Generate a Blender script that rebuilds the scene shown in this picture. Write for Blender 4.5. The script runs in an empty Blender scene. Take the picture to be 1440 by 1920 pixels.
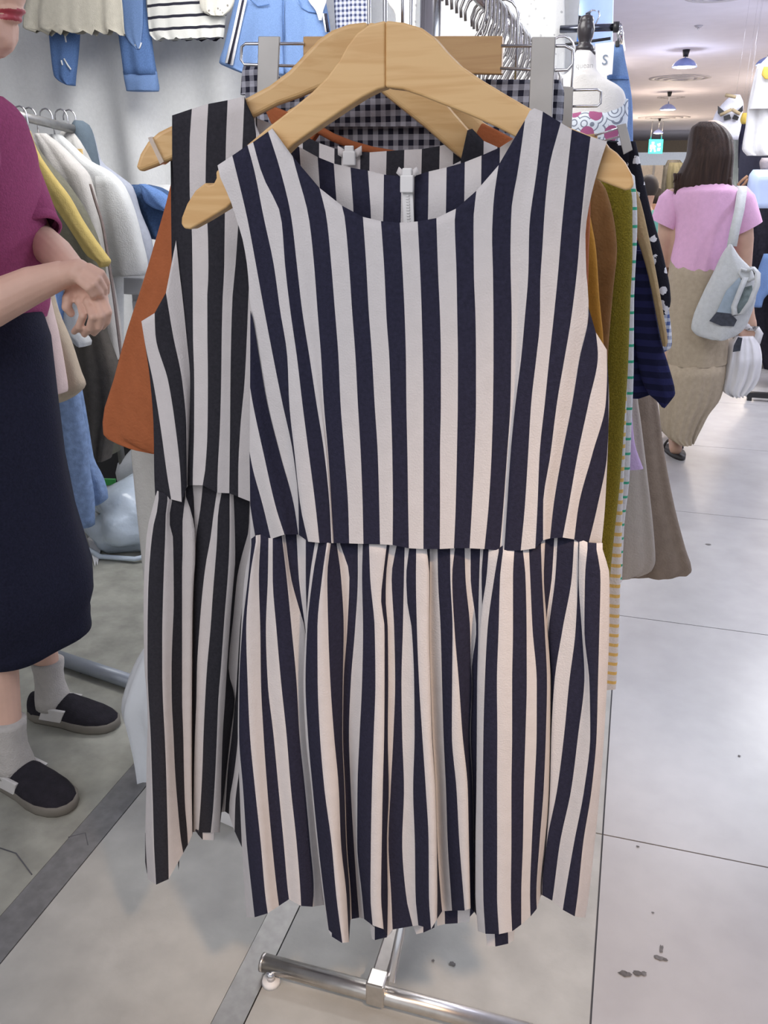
import bpy, bmesh, math, random
from mathutils import Vector, Matrix, noise as mnoise
random.seed(7)
S = bpy.context.scene
COL = S.collection
PI = math.pi
# ------------------------------------------------------------ camera
YAW, PITCH, FPX, CH = math.radians(16.3), math.radians(21.9), 1553.0, 1.22
cam_d = bpy.data.cameras.new('camera')
cam = bpy.data.objects.new('camera', cam_d)
COL.objects.link(cam)
cam.location = (0, 0, CH)
cam.rotation_euler = (PI/2 - PITCH, 0, YAW)
cam_d.sensor_fit = 'VERTICAL'
cam_d.sensor_height = 36.0
cam_d.sensor_width = 27.0
cam_d.lens = FPX/1920*36.0
cam_d.clip_start = 0.05
S.camera = cam
# ------------------------------------------------------------ world, exposure
w = bpy.data.worlds.new('world')
S.world = w
w.use_nodes = True
w.node_tree.nodes['Background'].inputs[0].default_value = (0.93, 0.95, 1.0, 1)
w.node_tree.nodes['Background'].inputs[1].default_value = 0.55
S.view_settings.view_transform = 'Standard'
S.view_settings.look = 'None'
S.view_settings.gamma = 1.0
S.view_settings.use_curve_mapping = False
S.view_settings.exposure = 0.55


def area(name, loc, tgt, size, power, color, sy=None, spread=180):
    d = bpy.data.lights.new(name, 'AREA')
    d.energy = power
    d.color = color
    d.size = size
    d.spread = math.radians(spread)
    if sy:
        d.shape = 'RECTANGLE'
        d.size_y = sy
    o = bpy.data.objects.new(name, d)
    COL.objects.link(o)
    o.location = loc
    o.rotation_euler = (Vector(tgt)-Vector(loc)).to_track_quat('-Z', 'Y').to_euler()
    return o


COOL, WARM, BLUE = (0.90, 0.94, 1.0), (1.0, 0.78, 0.55), (0.55, 0.65, 1.0)
area('stall_light_front', (-0.7, -0.3, 2.28), (-0.4, 1.0, 0.6), 1.6, 22, (0.97, 0.96, 1.0))
area('stall_light_back', (-1.1, 2.75, 2.30), (-1.25, 3.7, 0.9), 1.3, 33, (1.0, 0.985, 0.96))
area('aisle_light_near', (0.55, 1.8, 2.31), (0.45, 2.0, 0), 0.8, 15, (0.80, 0.88, 1.0), 2.0)
area('aisle_light_middle', (0.4, 4.8, 2.31), (0.3, 5.0, 0), 0.8, 26, (0.88, 0.90, 1.0), 2.2)
area('aisle_light_far', (0.4, 10, 2.31), (0.3, 10, 0), 1.0, 60, (1.0, 0.86, 0.70), 4.0)
area('aisle_light_end', (0.4, 18, 2.31), (0.3, 18, 0), 1.0, 110, (1.0, 0.82, 0.62), 6.0)
sd = bpy.data.lights.new('shop_spot_warm', 'SPOT')
sd.energy, sd.color, sd.spot_size, sd.spot_blend, sd.shadow_soft_size = 85, (1.0, 0.68, 0.44), math.radians(34), 0.9, 0.06
so_ = bpy.data.objects.new('shop_spot_warm', sd)
COL.objects.link(so_)
so_.location = (0.75, -0.25, 2.28)
so_.rotation_euler = (Vector((0.0, 0.78, 0.42))-so_.location).to_track_quat('-Z', 'Y').to_euler()
for lx, ly, lp, lc in ((1.7, 3.2, 15, (.72, .78, 1.0)), (1.9, 6.8, 24, (.80, .82, 1.0)), (1.9, 12.0, 34, (1.0, .86, .70))):  # unseen fill lamps, added to brighten the aisle ceiling and right-hand goods
    pd = bpy.data.lights.new('unseen_fill_lamp', 'POINT')
    pd.energy, pd.color, pd.shadow_soft_size = lp, lc, 0.15
    po = bpy.data.objects.new('unseen_fill_lamp', pd)
    COL.objects.link(po)
    po.location = (lx, ly, 1.75)
area('shop_light_right', (1.3, 5.2, 2.25), (0.8, 5.0, 1.2), 0.8, 26, (0.95, 0.97, 1.0))


# ------------------------------------------------------------ measuring: photo pixel -> point on a real surface
_c = (math.sin(YAW), math.cos(YAW), math.sin(PITCH), math.cos(PITCH))
FW = Vector((-_c[0]*_c[3], _c[1]*_c[3], -_c[2]))
RT = Vector((_c[1], _c[0], 0))
UP = RT.cross(FW)
CP = Vector((0, 0, CH))


def ray(x, y):
    return FW + RT*((x-720)/FPX) + UP*((960-y)/FPX)


def P(x, y, Y):
    d = ray(x, y)
    return CP + d*(Y/d.y)


def G(x, y, z=0.0):
    d = ray(x, y)
    return CP + d*((z-CH)/d.z)


class Plane:                         # an upright plane through two plan points
    def __init__(s, a, b):
        s.a = Vector((a[0], a[1], 0))
        t = (Vector((b[0], b[1], 0))-s.a).normalized()
        s.n = Vector((-t.y, t.x, 0))

    def __call__(s, x, y, off=0.0):
        d = ray(x, y)
        return CP + d*((s.a + s.n*off - CP).dot(s.n)/d.dot(s.n))


# ------------------------------------------------------------ materials
MATS = {}


def mat(name, color, rough=0.8, metal=0.0, var=0.06, vscale=30, bump=0.0, bscale=200, spec=0.5, trans=0.0,
        emit=None, estr=0.0, sheen=0.0, alpha=1.0, stretch=(1, 1, 1)):
    m = bpy.data.materials.new(name)
    m.use_nodes = True
    nt = m.node_tree
    b = nt.nodes['Principled BSDF']
    b.inputs['Roughness'].default_value = rough
    b.inputs['Metallic'].default_value = metal
    b.inputs['Specular IOR Level'].default_value = spec
    b.inputs['Transmission Weight'].default_value = trans
    b.inputs['Sheen Weight'].default_value = sheen
    b.inputs['Alpha'].default_value = alpha
    if emit:
        b.inputs['Emission Color'].default_value = (*emit, 1)
        b.inputs['Emission Strength'].default_value = estr
    tc = nt.nodes.new('ShaderNodeTexCoord')
    mp = nt.nodes.new('ShaderNodeMapping')
    mp.inputs['Scale'].default_value = stretch
    nt.links.new(tc.outputs['Object'], mp.inputs[0])
    nz = nt.nodes.new('ShaderNodeTexNoise')
    nz.inputs['Scale'].default_value = vscale
    nz.inputs['Detail'].default_value = 5
    nt.links.new(mp.outputs[0], nz.inputs['Vector'])
    rp = nt.nodes.new('ShaderNodeValToRGB')
    rp.color_ramp.elements[0].position = 0.3
    rp.color_ramp.elements[1].position = 0.7
    rp.color_ramp.elements[0].color = (*[max(0, c*(1-var)) for c in color], 1)
    rp.color_ramp.elements[1].color = (*[min(1, c*(1+var)) for c in color], 1)
    nt.links.new(nz.outputs[0], rp.inputs[0])
    nt.links.new(rp.outputs[0], b.inputs['Base Color'])
    if bump:
        n2 = nt.nodes.new('ShaderNodeTexNoise')
        n2.inputs['Scale'].default_value = bscale
        n2.inputs['Detail'].default_value = 3
        nt.links.new(mp.outputs[0], n2.inputs['Vector'])
        bp = nt.nodes.new('ShaderNodeBump')
        bp.inputs['Strength'].default_value = bump
        bp.inputs['Distance'].default_value = 0.004
        nt.links.new(n2.outputs[0], bp.inputs['Height'])
        nt.links.new(bp.outputs[0], b.inputs['Normal'])
    MATS[name] = m
    return m


def cloth(name, color, var=0.07, bump=0.35, bscale=260, rough=0.9, vscale=60, **k):
    return mat(name, color, rough, 0, var, vscale, bump, bscale, 0.2, **k)


def N(nt, t, **k):
    n = nt.nodes.new(t)
    for a, v in k.items():
        setattr(n, a, v)
    return n


def pattern(name, kind, c1, c2, per=0.02, duty=0.5, axis='Z', rough=0.9, c3=None):
    """woven or printed pattern on cloth: stripes, gingham, dots, flowers, loops"""
    m = cloth(name, c1)
    nt = m.node_tree
    b = nt.nodes['Principled BSDF']
    tc = N(nt, 'ShaderNodeTexCoord')
    sx = N(nt, 'ShaderNodeSeparateXYZ')
    nt.links.new(tc.outputs['Object'], sx.inputs[0])

    def sq(ax):
        a = N(nt, 'ShaderNodeMath', operation='MULTIPLY')
        a.inputs[1].default_value = 1/per
        nt.links.new(sx.outputs[ax], a.inputs[0])
        f = N(nt, 'ShaderNodeMath', operation='FRACT')
        nt.links.new(a.outputs[0], f.inputs[0])
        g = N(nt, 'ShaderNodeMath', operation='LESS_THAN')
        g.inputs[1].default_value = duty
        nt.links.new(f.outputs[0], g.inputs[0])
        return g.outputs[0]
    if kind == 'stripe':
        fac = sq(axis)
    elif kind == 'gingham':
        s = N(nt, 'ShaderNodeMath', operation='ADD')
        nt.links.new(sq('X'), s.inputs[0])
        nt.links.new(sq('Z'), s.inputs[1])
        h = N(nt, 'ShaderNodeMath', operation='MULTIPLY')
        h.inputs[1].default_value = 0.5
        nt.links.new(s.outputs[0], h.inputs[0])
        fac = h.outputs[0]
    else:
        mp = N(nt, 'ShaderNodeMapping')
        mp.inputs['Scale'].default_value = (1, 0.15, 1)
        nt.links.new(tc.outputs['Object'], mp.inputs[0])
        v = N(nt, 'ShaderNodeTexVoronoi')
        v.inputs['Scale'].default_value = 1/per
        nt.links.new(mp.outputs[0], v.inputs['Vector'])
        if kind == 'loops':
            a = N(nt, 'ShaderNodeMath', operation='MULTIPLY')
            a.inputs[1].default_value = 5.0
            nt.links.new(v.outputs['Distance'], a.inputs[0])
            f = N(nt, 'ShaderNodeMath', operation='FRACT')
            nt.links.new(a.outputs[0], f.inputs[0])
            g = N(nt, 'ShaderNodeMath', operation='LESS_THAN')
            g.inputs[1].default_value = duty
            nt.links.new(f.outputs[0], g.inputs[0])
        else:
            g = N(nt, 'ShaderNodeMath', operation='LESS_THAN')
            g.inputs[1].default_value = duty
            nz = N(nt, 'ShaderNodeTexNoise')
            nz.inputs['Scale'].default_value = 3.5/per
            nt.links.new(mp.outputs[0], nz.inputs['Vector'])
            a = N(nt, 'ShaderNodeMath', operation='MULTIPLY_ADD')
            a.inputs[1].default_value = 0.5 if kind == 'flowers' else 0.05
            nt.links.new(nz.outputs[0], a.inputs[0])
            nt.links.new(v.outputs['Distance'], a.inputs[2])
            nt.links.new(a.outputs[0], g.inputs[0])
        fac = g.outputs[0]
    mx = N(nt, 'ShaderNodeMix', data_type='RGBA')
    mx.inputs['A'].default_value = (*c1, 1)
    mx.inputs['B'].default_value = (*c2, 1)
    nt.links.new(fac, mx.inputs['Factor'])
    out = mx.outputs['Result']
    if c3:
        v2 = N(nt, 'ShaderNodeTexVoronoi')
        v2.inputs['Scale'].default_value = 0.7/per
        nt.links.new(tc.outputs['Object'], v2.inputs['Vector'])
        g2 = N(nt, 'ShaderNodeMath', operation='LESS_THAN')
        g2.inputs[1].default_value = 0.33
        nt.links.new(v2.outputs['Distance'], g2.inputs[0])
        m2 = N(nt, 'ShaderNodeMix', data_type='RGBA')
        nt.links.new(g2.outputs[0], m2.inputs['Factor'])
        nt.links.new(out, m2.inputs['A'])
        m2.inputs['B'].default_value = (*c3, 1)
        out = m2.outputs['Result']
    nt.links.new(out, b.inputs['Base Color'])
    return m


def wood(name, c1, c2, ang):
    m = mat(name, c1, 0.42, 0, 0, 10, spec=0.4)
    nt = m.node_tree
    b = nt.nodes['Principled BSDF']
    tc = N(nt, 'ShaderNodeTexCoord')
    mp = N(nt, 'ShaderNodeMapping')
    mp.inputs['Rotation'].default_value = (0, ang, 0)
    mp.inputs['Scale'].default_value = (5, 30, 75)
    nt.links.new(tc.outputs['Object'], mp.inputs[0])
    nz = N(nt, 'ShaderNodeTexNoise')
    nz.inputs['Scale'].default_value = 1.6
    nz.inputs['Detail'].default_value = 4
    nz.inputs['Distortion'].default_value = 0.6
    nt.links.new(mp.outputs[0], nz.inputs['Vector'])
    rp = N(nt, 'ShaderNodeValToRGB')
    rp.color_ramp.elements[0].position = 0.36
    rp.color_ramp.elements[1].position = 0.56
    rp.color_ramp.elements[0].color = (*c2, 1)
    rp.color_ramp.elements[1].color = (*c1, 1)
    nt.links.new(nz.outputs[0], rp.inputs[0])
    nt.links.new(rp.outputs[0], b.inputs['Base Color'])
    return m


NAVY = cloth('navy_stripe_cloth', (0.024, 0.024, 0.046), 0.18, 0.25, 700, vscale=300)
CREAM = cloth('cream_stripe_cloth', (0.65, 0.62, 0.615), 0.03, 0.22, 600)
BLACKN = cloth('black_stripe_cloth', (0.030, 0.029, 0.036), 0.18, 0.25, 700, vscale=300)
CREAM2 = cloth('grey_cream_stripe_cloth', (0.64, 0.60, 0.59), 0.03, 0.22, 600)
WOOD_L = wood('beech_left_arm', (0.72, 0.47, 0.215), (0.64, 0.385, 0.16), math.radians(38))
WOOD_R = wood('beech_right_arm', (0.72, 0.47, 0.215), (0.64, 0.385, 0.16), math.radians(-30))
WOOD_B = wood('beech_bar', (0.58, 0.36, 0.16), (0.50, 0.29, 0.12), 0.0)
CHROME = mat('chrome', (0.72, 0.72, 0.74), 0.22, 1.0, 0.03)
STEEL = mat('brushed_steel', (0.36, 0.355, 0.345), 0.48, 1.0, 0.10, 60)
CLIPM = mat('satin_clip_metal', (0.42, 0.405, 0.385), 0.5, 0.7, 0.05)
HOOKM = mat('worn_hook_metal', (0.50, 0.48, 0.46), 0.28, 1.0, 0.05)
WHITEP = mat('white_plastic', (0.80, 0.79, 0.78), 0.4, 0, 0.02)
CLEAR = mat('clear_silicone', (0.85, 0.78, 0.70), 0.3, 0, 0.02, trans=0.5)
BLACKP = mat('black_plastic', (0.02, 0.02, 0.022), 0.4)
SKIN = mat('skin', (0.68, 0.43, 0.33), 0.55, 0, 0.05, 25, 0.05, 300)
SKIN2 = mat('skin_background', (0.55, 0.34, 0.24), 0.55, 0, 0.05, 25)
LIP = mat('lip_red', (0.40, 0.06, 0.08), 0.4)


# ------------------------------------------------------------ objects
def tag(o, label=None, cat=None, group=None, kind=None):
    if label:
        o['label'] = label
    if cat:
        o['category'] = cat
    if group:
        o['group'] = group
    if kind:
        o['kind'] = kind
    return o


def thing(name, label, cat, loc, group=None):
    o = bpy.data.objects.new(name, None)
    o.empty_display_size = 0.05
    COL.objects.link(o)
    o.location = Vector(loc)
    return tag(o, label, cat, group)


def wloc(o):
    v = Vector((0, 0, 0))
    while o:
        v += o.location
        o = o.parent
    return v


def mobj(name, verts, faces, mats, parent=None, fm=None, smooth=True, origin=None):
    """link ONE mesh object; verts are in world space"""
    if not isinstance(mats, (list, tuple)):
        mats = [mats]
    vs = [Vector(v) for v in verts]
    if parent is None and origin is None:
        n = len(vs)
        origin = Vector((sum(v.x for v in vs)/n, sum(v.y for v in vs)/n, min(v.z for v in vs)))
    base = wloc(parent) if parent else Vector(origin)
    me = bpy.data.meshes.new(name)
    me.from_pydata([v-base for v in vs], [], faces)
    for m in mats:
        me.materials.append(m)
    if fm:
        me.polygons.foreach_set('material_index', fm)
    me.polygons.foreach_set('use_smooth', [smooth]*len(me.polygons))
    me.update()
    o = bpy.data.objects.new(name, me)
    COL.objects.link(o)
    if parent:
        o.parent = parent
    else:
        o.location = base
    return o


class MB:
    def __init__(s):
        s.v, s.f, s.m = [], [], []

    def add(s, v, f, mi=0):
        k = len(s.v)
        s.v += [Vector(p) for p in v]
        s.f += [tuple(i+k for i in q) for q in f]
        s.m += [mi]*len(f)
        return s

    def box(s, a, b, mi=0):
        (x0, y0, z0), (x1, y1, z1) = a, b
        v = [(x, y, z) for z in (z0, z1) for y in (y0, y1) for x in (x0, x1)]
        f = [(0, 2, 3, 1), (4, 5, 7, 6), (0, 1, 5, 4), (2, 6, 7, 3), (0, 4, 6, 2), (1, 3, 7, 5)]
        return s.add(v, f, mi)

    def obox(s, c, ax, ay, az, mi=0):
        c, ax, ay, az = map(Vector, (c, ax, ay, az))
        v = [c+ax*i+ay*j+az*k for k in (-1, 1) for j in (-1, 1) for i in (-1, 1)]
        f = [(0, 2, 3, 1), (4, 5, 7, 6), (0, 1, 5, 4), (2, 6, 7, 3), (0, 4, 6, 2), (1, 3, 7, 5)]
        return s.add(v, f, mi)

    def loft(s, rings, cap=True, mi=0, closed=True):
        n = len(rings[0])
        v = [p for r in rings for p in r]
        f = []
        for i in range(len(rings)-1):
            for j in range(n if closed else n-1):
                a, b = i*n+j, i*n+(j+1) % n
                f.append((a, b, b+n, a+n))
        if cap in (True, 'both', 'top'):
            f.append(tuple(range(n-1, -1, -1)))
        if cap in (True, 'both', 'bottom'):
            f.append(tuple(range((len(rings)-1)*n, len(rings)*n)))
        return s.add(v, f, mi)

    def tube(s, pts, rad, n=10, mi=0, cap=True, flat=None):
        pts = [Vector(p) for p in pts]
        if not isinstance(rad, (list, tuple)):
            rad = [rad]*len(pts)
        rings = []
        ref = None
        for i, p in enumerate(pts):
            t = (pts[min(i+1, len(pts)-1)]-pts[max(i-1, 0)]).normalized()
            if ref is None:
                ref = t.orthogonal().normalized()
            ref = (ref - t*ref.dot(t)).normalized()
            o = t.cross(ref)
            rings.append([p+(ref*math.cos(2*PI*k/n)+o*math.sin(2*PI*k/n))*rad[i] for k in range(n)])
        return s.loft(rings, cap, mi)

    def ball(s, c, r, nu=14, nv=9, mi=0):
        c = Vector(c)
        rx, ry, rz = r if isinstance(r, (tuple, list)) else (r, r, r)
        rings = []
        for j in range(nv+1):
            a = PI*j/nv
            k = max(math.sin(a), 0.02)
            rings.append([c+Vector((rx*k*math.cos(2*PI*i/nu), ry*k*math.sin(2*PI*i/nu), rz*math.cos(a))) for i in range(nu)])
        return s.loft(rings, True, mi)

    def build(s, name, mats, parent=None, smooth=True, origin=None):
        return mobj(name, s.v, s.f, mats, parent, s.m, smooth, origin)


def bevel(o, wdt=0.002, seg=2):
    b = o.modifiers.new('bevel', 'BEVEL')
    b.width = wdt
    b.segments = seg
    b.limit_method = 'ANGLE'
    b.angle_limit = math.radians(40)
    return o


def lerp(a, b, t):
    return a+(b-a)*t


def curve_at(pts, y):
    """smooth x(y) through measured points, y ascending"""
    if y <= pts[0][1]:
        return pts[0][0]
    if y >= pts[-1][1]:
        return pts[-1][0]
    for i in range(len(pts)-1):
        if pts[i][1] <= y <= pts[i+1][1]:
            break
    (x0, y0), (x1, y1) = pts[i], pts[i+1]
    h = max(y1-y0, 1e-6)
    t = (y-y0)/h
    d = (x1-x0)/h

    def slope(k):
        if k == 0 or k == len(pts)-1:
            return None
        a = (pts[k][0]-pts[k-1][0])/max(pts[k][1]-pts[k-1][1], 1e-6)
        b = (pts[k+1][0]-pts[k][0])/max(pts[k+1][1]-pts[k][1], 1e-6)
        if a*b <= 0:
            return 0.0
        return 2*a*b/(a+b)
    m0, m1 = slope(i), slope(i+1)
    m0 = d if m0 is None else m0
    m1 = d if m1 is None else m1
    return ((2*t**3-3*t*t+1)*x0+(t**3-2*t*t+t)*h*m0+(-2*t**3+3*t*t)*x1+(t**3-t*t)*h*m1)


def panel_cloth(bounds, conv, rows=26, sub=4, ramp=(0.25, 1.0), edge=0.012, side=0.05, base=0.0, parity=0, tuck=0):
    """striped cloth: bounds = stripe seams [(points, fold depth)], colour switches at each seam.
    Returns verts, faces, material index (0 dark, 1 light). bounds item may hold a third value: colour right of it."""
    nb = len(bounds)
    cols = []
    for k in range(nb):
        pts = bounds[k][0]
        dep = bounds[k][1]
        nxt = bounds[k+1] if k+1 < nb else None
        cnt = sub if nxt else 1
        for q in range(cnt):
            t = q/sub
            col = []
            dp = bounds[max(k-1, 0)][1]
            d0, d1 = dep, (nxt[1] if nxt else dep)
            dn = bounds[min(k+2, nb-1)][1]
            dd = 0.5*((2*d0)+(-dp+d1)*t+(2*dp-5*d0+4*d1-dn)*t*t+(-dp+3*d0-3*d1+dn)*t**3)
            for r in range(rows+1):
                v = r/rows
                ya = lerp(pts[0][1], pts[-1][1], v)
                xa = curve_at(pts, ya)
                if nxt:
                    yb = lerp(nxt[0][0][1], nxt[0][-1][1], v)
                    xb = curve_at(nxt[0], yb)
                    xa, ya = lerp(xa, xb, t), lerp(ya, yb, t)
                off = base + dd*lerp(ramp[0], ramp[1], v)
                col.append((xa, ya, off))
            cols.append((col, bounds[k][2] if len(bounds[k]) > 2 else (k+parity) % 2))
    if side:                       # turn the two side edges back
        f = [(x, y, o+side) for x, y, o in cols[0][0]]
        g = [(x, y, o+side) for x, y, o in cols[-1][0]]
        c0 = cols[0][1]
        cl = cols[-2][1]
        cols = [(f, c0)] + cols + [(g, cl)]
        cols[-2] = (cols[-2][0], cl)
    verts, faces, fm = [], [], []
    for col, c in cols:
        if edge:
            x, y, o = col[0]
            verts.append(conv(x, y-tuck, o+edge))
        verts += [conv(*p) for p in col]
    n = rows+1+(1 if edge else 0)
    for i in range(len(cols)-1):
        for j in range(n-1):
            a = i*n+j
            faces.append((a, a+1, a+n+1, a+n))
            fm.append(cols[i][1])
    return verts, faces, fm


def tilepts(pts, ox, oy, sc):
    return [(ox+x/sc, oy+y/sc) for x, y in pts]


def garment_rows(rows, Y, th=0.02, folds=4, amp=0.006, n=44, sub=3, seed=0, conv=None, cap='top', wave=None, top=.45):
    """a hanging tube of cloth: rows = (y, x left, x right) outline, flattened section with folds that deepen downward"""
    rnd = random.Random(seed+11)
    ph = [rnd.uniform(0, 6.28) for _ in range(4)]
    conv = conv or (lambda x, y, o=0: P(x, y, Y)+Vector((0, o, 0)))
    R = []
    ys = [r[0] for r in rows]
    for i in range(len(rows)-1):
        for q in range(sub):
            R.append(lerp(ys[i], ys[i+1], q/sub))
    R.append(ys[-1])
    lp = [(r[1], r[0]) for r in rows]
    rp = [(r[2], r[0]) for r in rows]
    rings = []
    for i, y in enumerate(R):
        v = i/(len(R)-1)
        xl, xr = curve_at(lp, y), curve_at(rp, y)
        ring = []
        tv = th*min(1, top+1.6*v)
        for k in range(n):
            a = 2*PI*k/n
            s = math.cos(a)
            e = math.sin(a)
            fo = amp*(0.2+0.8*v)*(math.sin(folds*PI*s+ph[0]+0.5*math.sin(3*v+ph[2]))+0.5*math.sin(2.3*folds*PI*s+ph[1]))
            off = -tv*(abs(e)**0.7)*(1 if e > 0 else -1) + fo*(1 if e > 0 else 0.6)
            yy = y + (wave*math.sin(folds*PI*s+ph[3])*(v**6) if wave else 0)
            ring.append(conv(lerp(xl, xr, (s+1)/2), yy, off))
        rings.append(ring)
    mb = MB()
    mb.loft(rings, cap)
    return mb


def garment(name, label, cat, rows, Y, m, group=None, parent=None, **k):
    mb = garment_rows(rows, Y, **k)
    o = mb.build(name, m, parent)
    if parent is None:
        tag(o, label, cat, group)
    elif label:
        o['label'] = label
    return o


def extrude_poly(pts, conv, d0, d1, name, m, parent=None, bev=0.0025):
    """outline (pixels) given real thickness between offsets d0 and d1"""
    n = len(pts)
    v = [conv(x, y, d0) for x, y in pts]+[conv(x, y, d0) + (conv(720, 960, d1)-conv(720, 960, d0)).project(CONVN(conv)) for x, y in pts]
    f = [tuple(range(n)), tuple(range(2*n-1, n-1, -1))]
    f += [(i, i+n, (i+1) % n+n, (i+1) % n) for i in range(n)]
    bm = bmesh.new()
    bv = [bm.verts.new(p) for p in v]
    for q in f:
        bm.faces.new([bv[i] for i in q])
    bmesh.ops.recalc_face_normals(bm, faces=bm.faces)
    vs = [p.co.copy() for p in bm.verts]
    bm.verts.index_update()
    fs = [tuple(x.index for x in q.verts) for q in bm.faces]
    bm.free()
    o = mobj(name, vs, fs, m, parent, smooth=False)
    if bev:
        bevel(o, bev, 3)
    return o


def CONVN(conv):
    return conv.n if isinstance(conv, Plane) else Vector((0, 1, 0))


def text_mesh(body, size, loc, rot, name, m, parent, depth=0.0006):
    cu = bpy.data.curves.new('t', 'FONT')
    cu.body = body
    cu.size = size
    cu.extrude = depth
    cu.align_x = 'CENTER'
    cu.align_y = 'CENTER'
    o = bpy.data.objects.new('t', cu)
    COL.objects.link(o)
    bpy.context.view_layer.update()
    me = bpy.data.meshes.new_from_object(o.evaluated_get(bpy.context.evaluated_depsgraph_get()))
    bpy.data.objects.remove(o)
    me.materials.clear()
    me.materials.append(m)
    q = bpy.data.objects.new(name, me)
    COL.objects.link(q)
    q.parent = parent
    q.location = Vector(loc)-wloc(parent)
    q.rotation_euler = rot
    return q


def remesh_body(mb, voxel, name, mats, parent, smooth=4, paint=None):
    """weld overlapping limbs into ONE continuous surface"""
    o = mb.build(name+'_tmp', mats, None, origin=(0, 0, 0))
    r = o.modifiers.new('r', 'REMESH')
    r.mode = 'VOXEL'
    r.voxel_size = voxel
    sm = o.modifiers.new('s', 'SMOOTH')
    sm.iterations = smooth
    sm.factor = 0.5
    bpy.context.view_layer.update()
    me = bpy.data.meshes.new_from_object(o.evaluated_get(bpy.context.evaluated_depsgraph_get()))
    vs = [v.co.copy() for v in me.vertices]
    fs = [tuple(p.vertices) for p in me.polygons]
    fm = [0]*len(fs)
    if paint:
        for i, p in enumerate(me.polygons):
            fm[i] = paint(p.center)
    bpy.data.objects.remove(o)
    bpy.data.meshes.remove(me)
    return mobj(name, vs, fs, mats, parent, fm)


def tap(mb, pts, rad, n=14):
    """tapered limb with round ends for remeshing"""
    mb.tube(pts, rad, n)
    for p, r in zip(pts, rad):
        mb.ball(p, r, 12, 8)


# ============================================================ the setting
FLOORP = mat('polished_terrazzo', (0.425, 0.412, 0.408), 0.27, 0, 0.07, 9, 0.03, 60, 0.5)
FLOORR = mat('rough_concrete', (0.33, 0.33, 0.285), 0.62, 0, 0.22, 14, 0.25, 60, 0.35)
FLOORS = mat('stall_concrete', (0.41, 0.405, 0.375), 0.48, 0, 0.10, 16, 0.10, 80, 0.4)
STRIPC = mat('worn_grey_strip', (0.20, 0.20, 0.20), 0.5, 0.2, 0.18, 40, 0.2, 60)
JOINT = mat('floor_joint', (0.10, 0.10, 0.11), 0.8)
STAIN = mat('dark_floor_stain', (0.10, 0.09, 0.085), 0.7, 0, 0.3, 200)
SCUFF = mat('scuff_mark', (0.13, 0.12, 0.115), 0.6, 0, 0.3, 200)
CEIL = mat('ceiling_paint', (0.74, 0.71, 0.80), 0.7, 0, 0.03, 6)
WALLM = mat('wall_paint', (0.70, 0.70, 0.72), 0.8, 0, 0.03, 6)

fl = MB().box((-6, -3, -0.05), (6, 32, -0.004)).build('floor', JOINT, None, False, origin=(0, 0, -0.05))
tag(fl, kind='structure')
xs = G(1118, 1750).x
y1, y2 = G(1118, 1562).y, G(1170, 1155).y
pit = y2-y1


def slab(x0, x1, ya, yb, m, name='floor_slab'):
    o = MB().box((x0, ya, -0.03), (x1, yb, 0)).build(name, m, fl, False)
    return o


g = 0.0016
for i in range(-2, 9):
    for j in range(0, 4):
        slab(xs+j*pit*1.15+g, xs+(j+1)*pit*1.15-g, y1+i*pit+g, y1+(i+1)*pit-g, FLOORP)
far = MB().box((xs+g, y1+9*pit+g, -0.03), (6, 31, 0)).build('floor_slab', FLOORP, fl, False)
sb0, sb1 = -0.51, -0.462
for i in range(-2, 3):
    slab(sb1+g, xs-g, y1+i*pit*1.2+g, y1+(i+1)*pit*1.2-g, FLOORS)
sa0, sa1 = -0.965, -0.90
slab(sa1+g, sb0-g, -2, 3.9, FLOORS)
slab(-4.5, sa0-g, -2, 3.9, FLOORR)
o = MB().box((sa0, -2, -0.03), (sa1, 3.9, 0.001)).build('threshold_strip', STRIPC, fl, False)
o['label'] = 'worn grey threshold strip crossing the stall floor'
o = MB().box((sb0, -2, -0.03), (sb1, 3.9, 0.002)).build('threshold_strip', STEEL, fl, False)
o['label'] = 'brushed steel threshold strip in the floor'
# dark scuffs trodden into the floor
rs = random.Random(3)


def blot(px, py, w, h, m, n=13):
    c = G(px, py)
    vs = []
    for k in range(n):
        a = 2*PI*k/n
        q = rs.uniform(0.65, 1.1)
        vs.append(c+Vector((math.cos(a)*w*q, math.sin(a)*h*q, 0.0015)))
    MB().add([c+Vector((0, 0, 0.0018))]+vs, [(0, 1+k, 1+(k+1) % n) for k in range(n)]).build('floor_mark', m, fl)


for px, py, a, b, m in [(1170, 1826, .011, .006, STAIN), (1180, 1828, .005, .004, STAIN), (1196, 1826, .009, .005, STAIN), (1207, 1826, .005, .005, SCUFF),
                     (1236, 1797, .009, .005, SCUFF), (1240, 1780, .004, .009, SCUFF), (1246, 1800, .006, .003, STAIN), (1196, 1588, .004, .002, STAIN),
                     (1224, 1712, .003, .002, SCUFF), (848, 1808, .006, .005, SCUFF), (1328, 1021, .012, .008, SCUFF), (812, 1802, .003, .003, SCUFF),
                     (1386, 1418, .004, .003, SCUFF), (574, 1695, .003, .003, SCUFF)]:
    blot(px, py, a, b, m)
# hairline cracks in the old concrete
for pts in ([(150, 1262), (185, 1265), (215, 1258), (240, 1262)], [(0, 1590), (30, 1600), (60, 1640)], [(128, 1570), (160, 1562), (165, 1585)]):
    MB().tube([G(x, y, 0.0005) for x, y in pts], 0.0012, 5).build('floor_crack', JOINT, fl)

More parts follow.
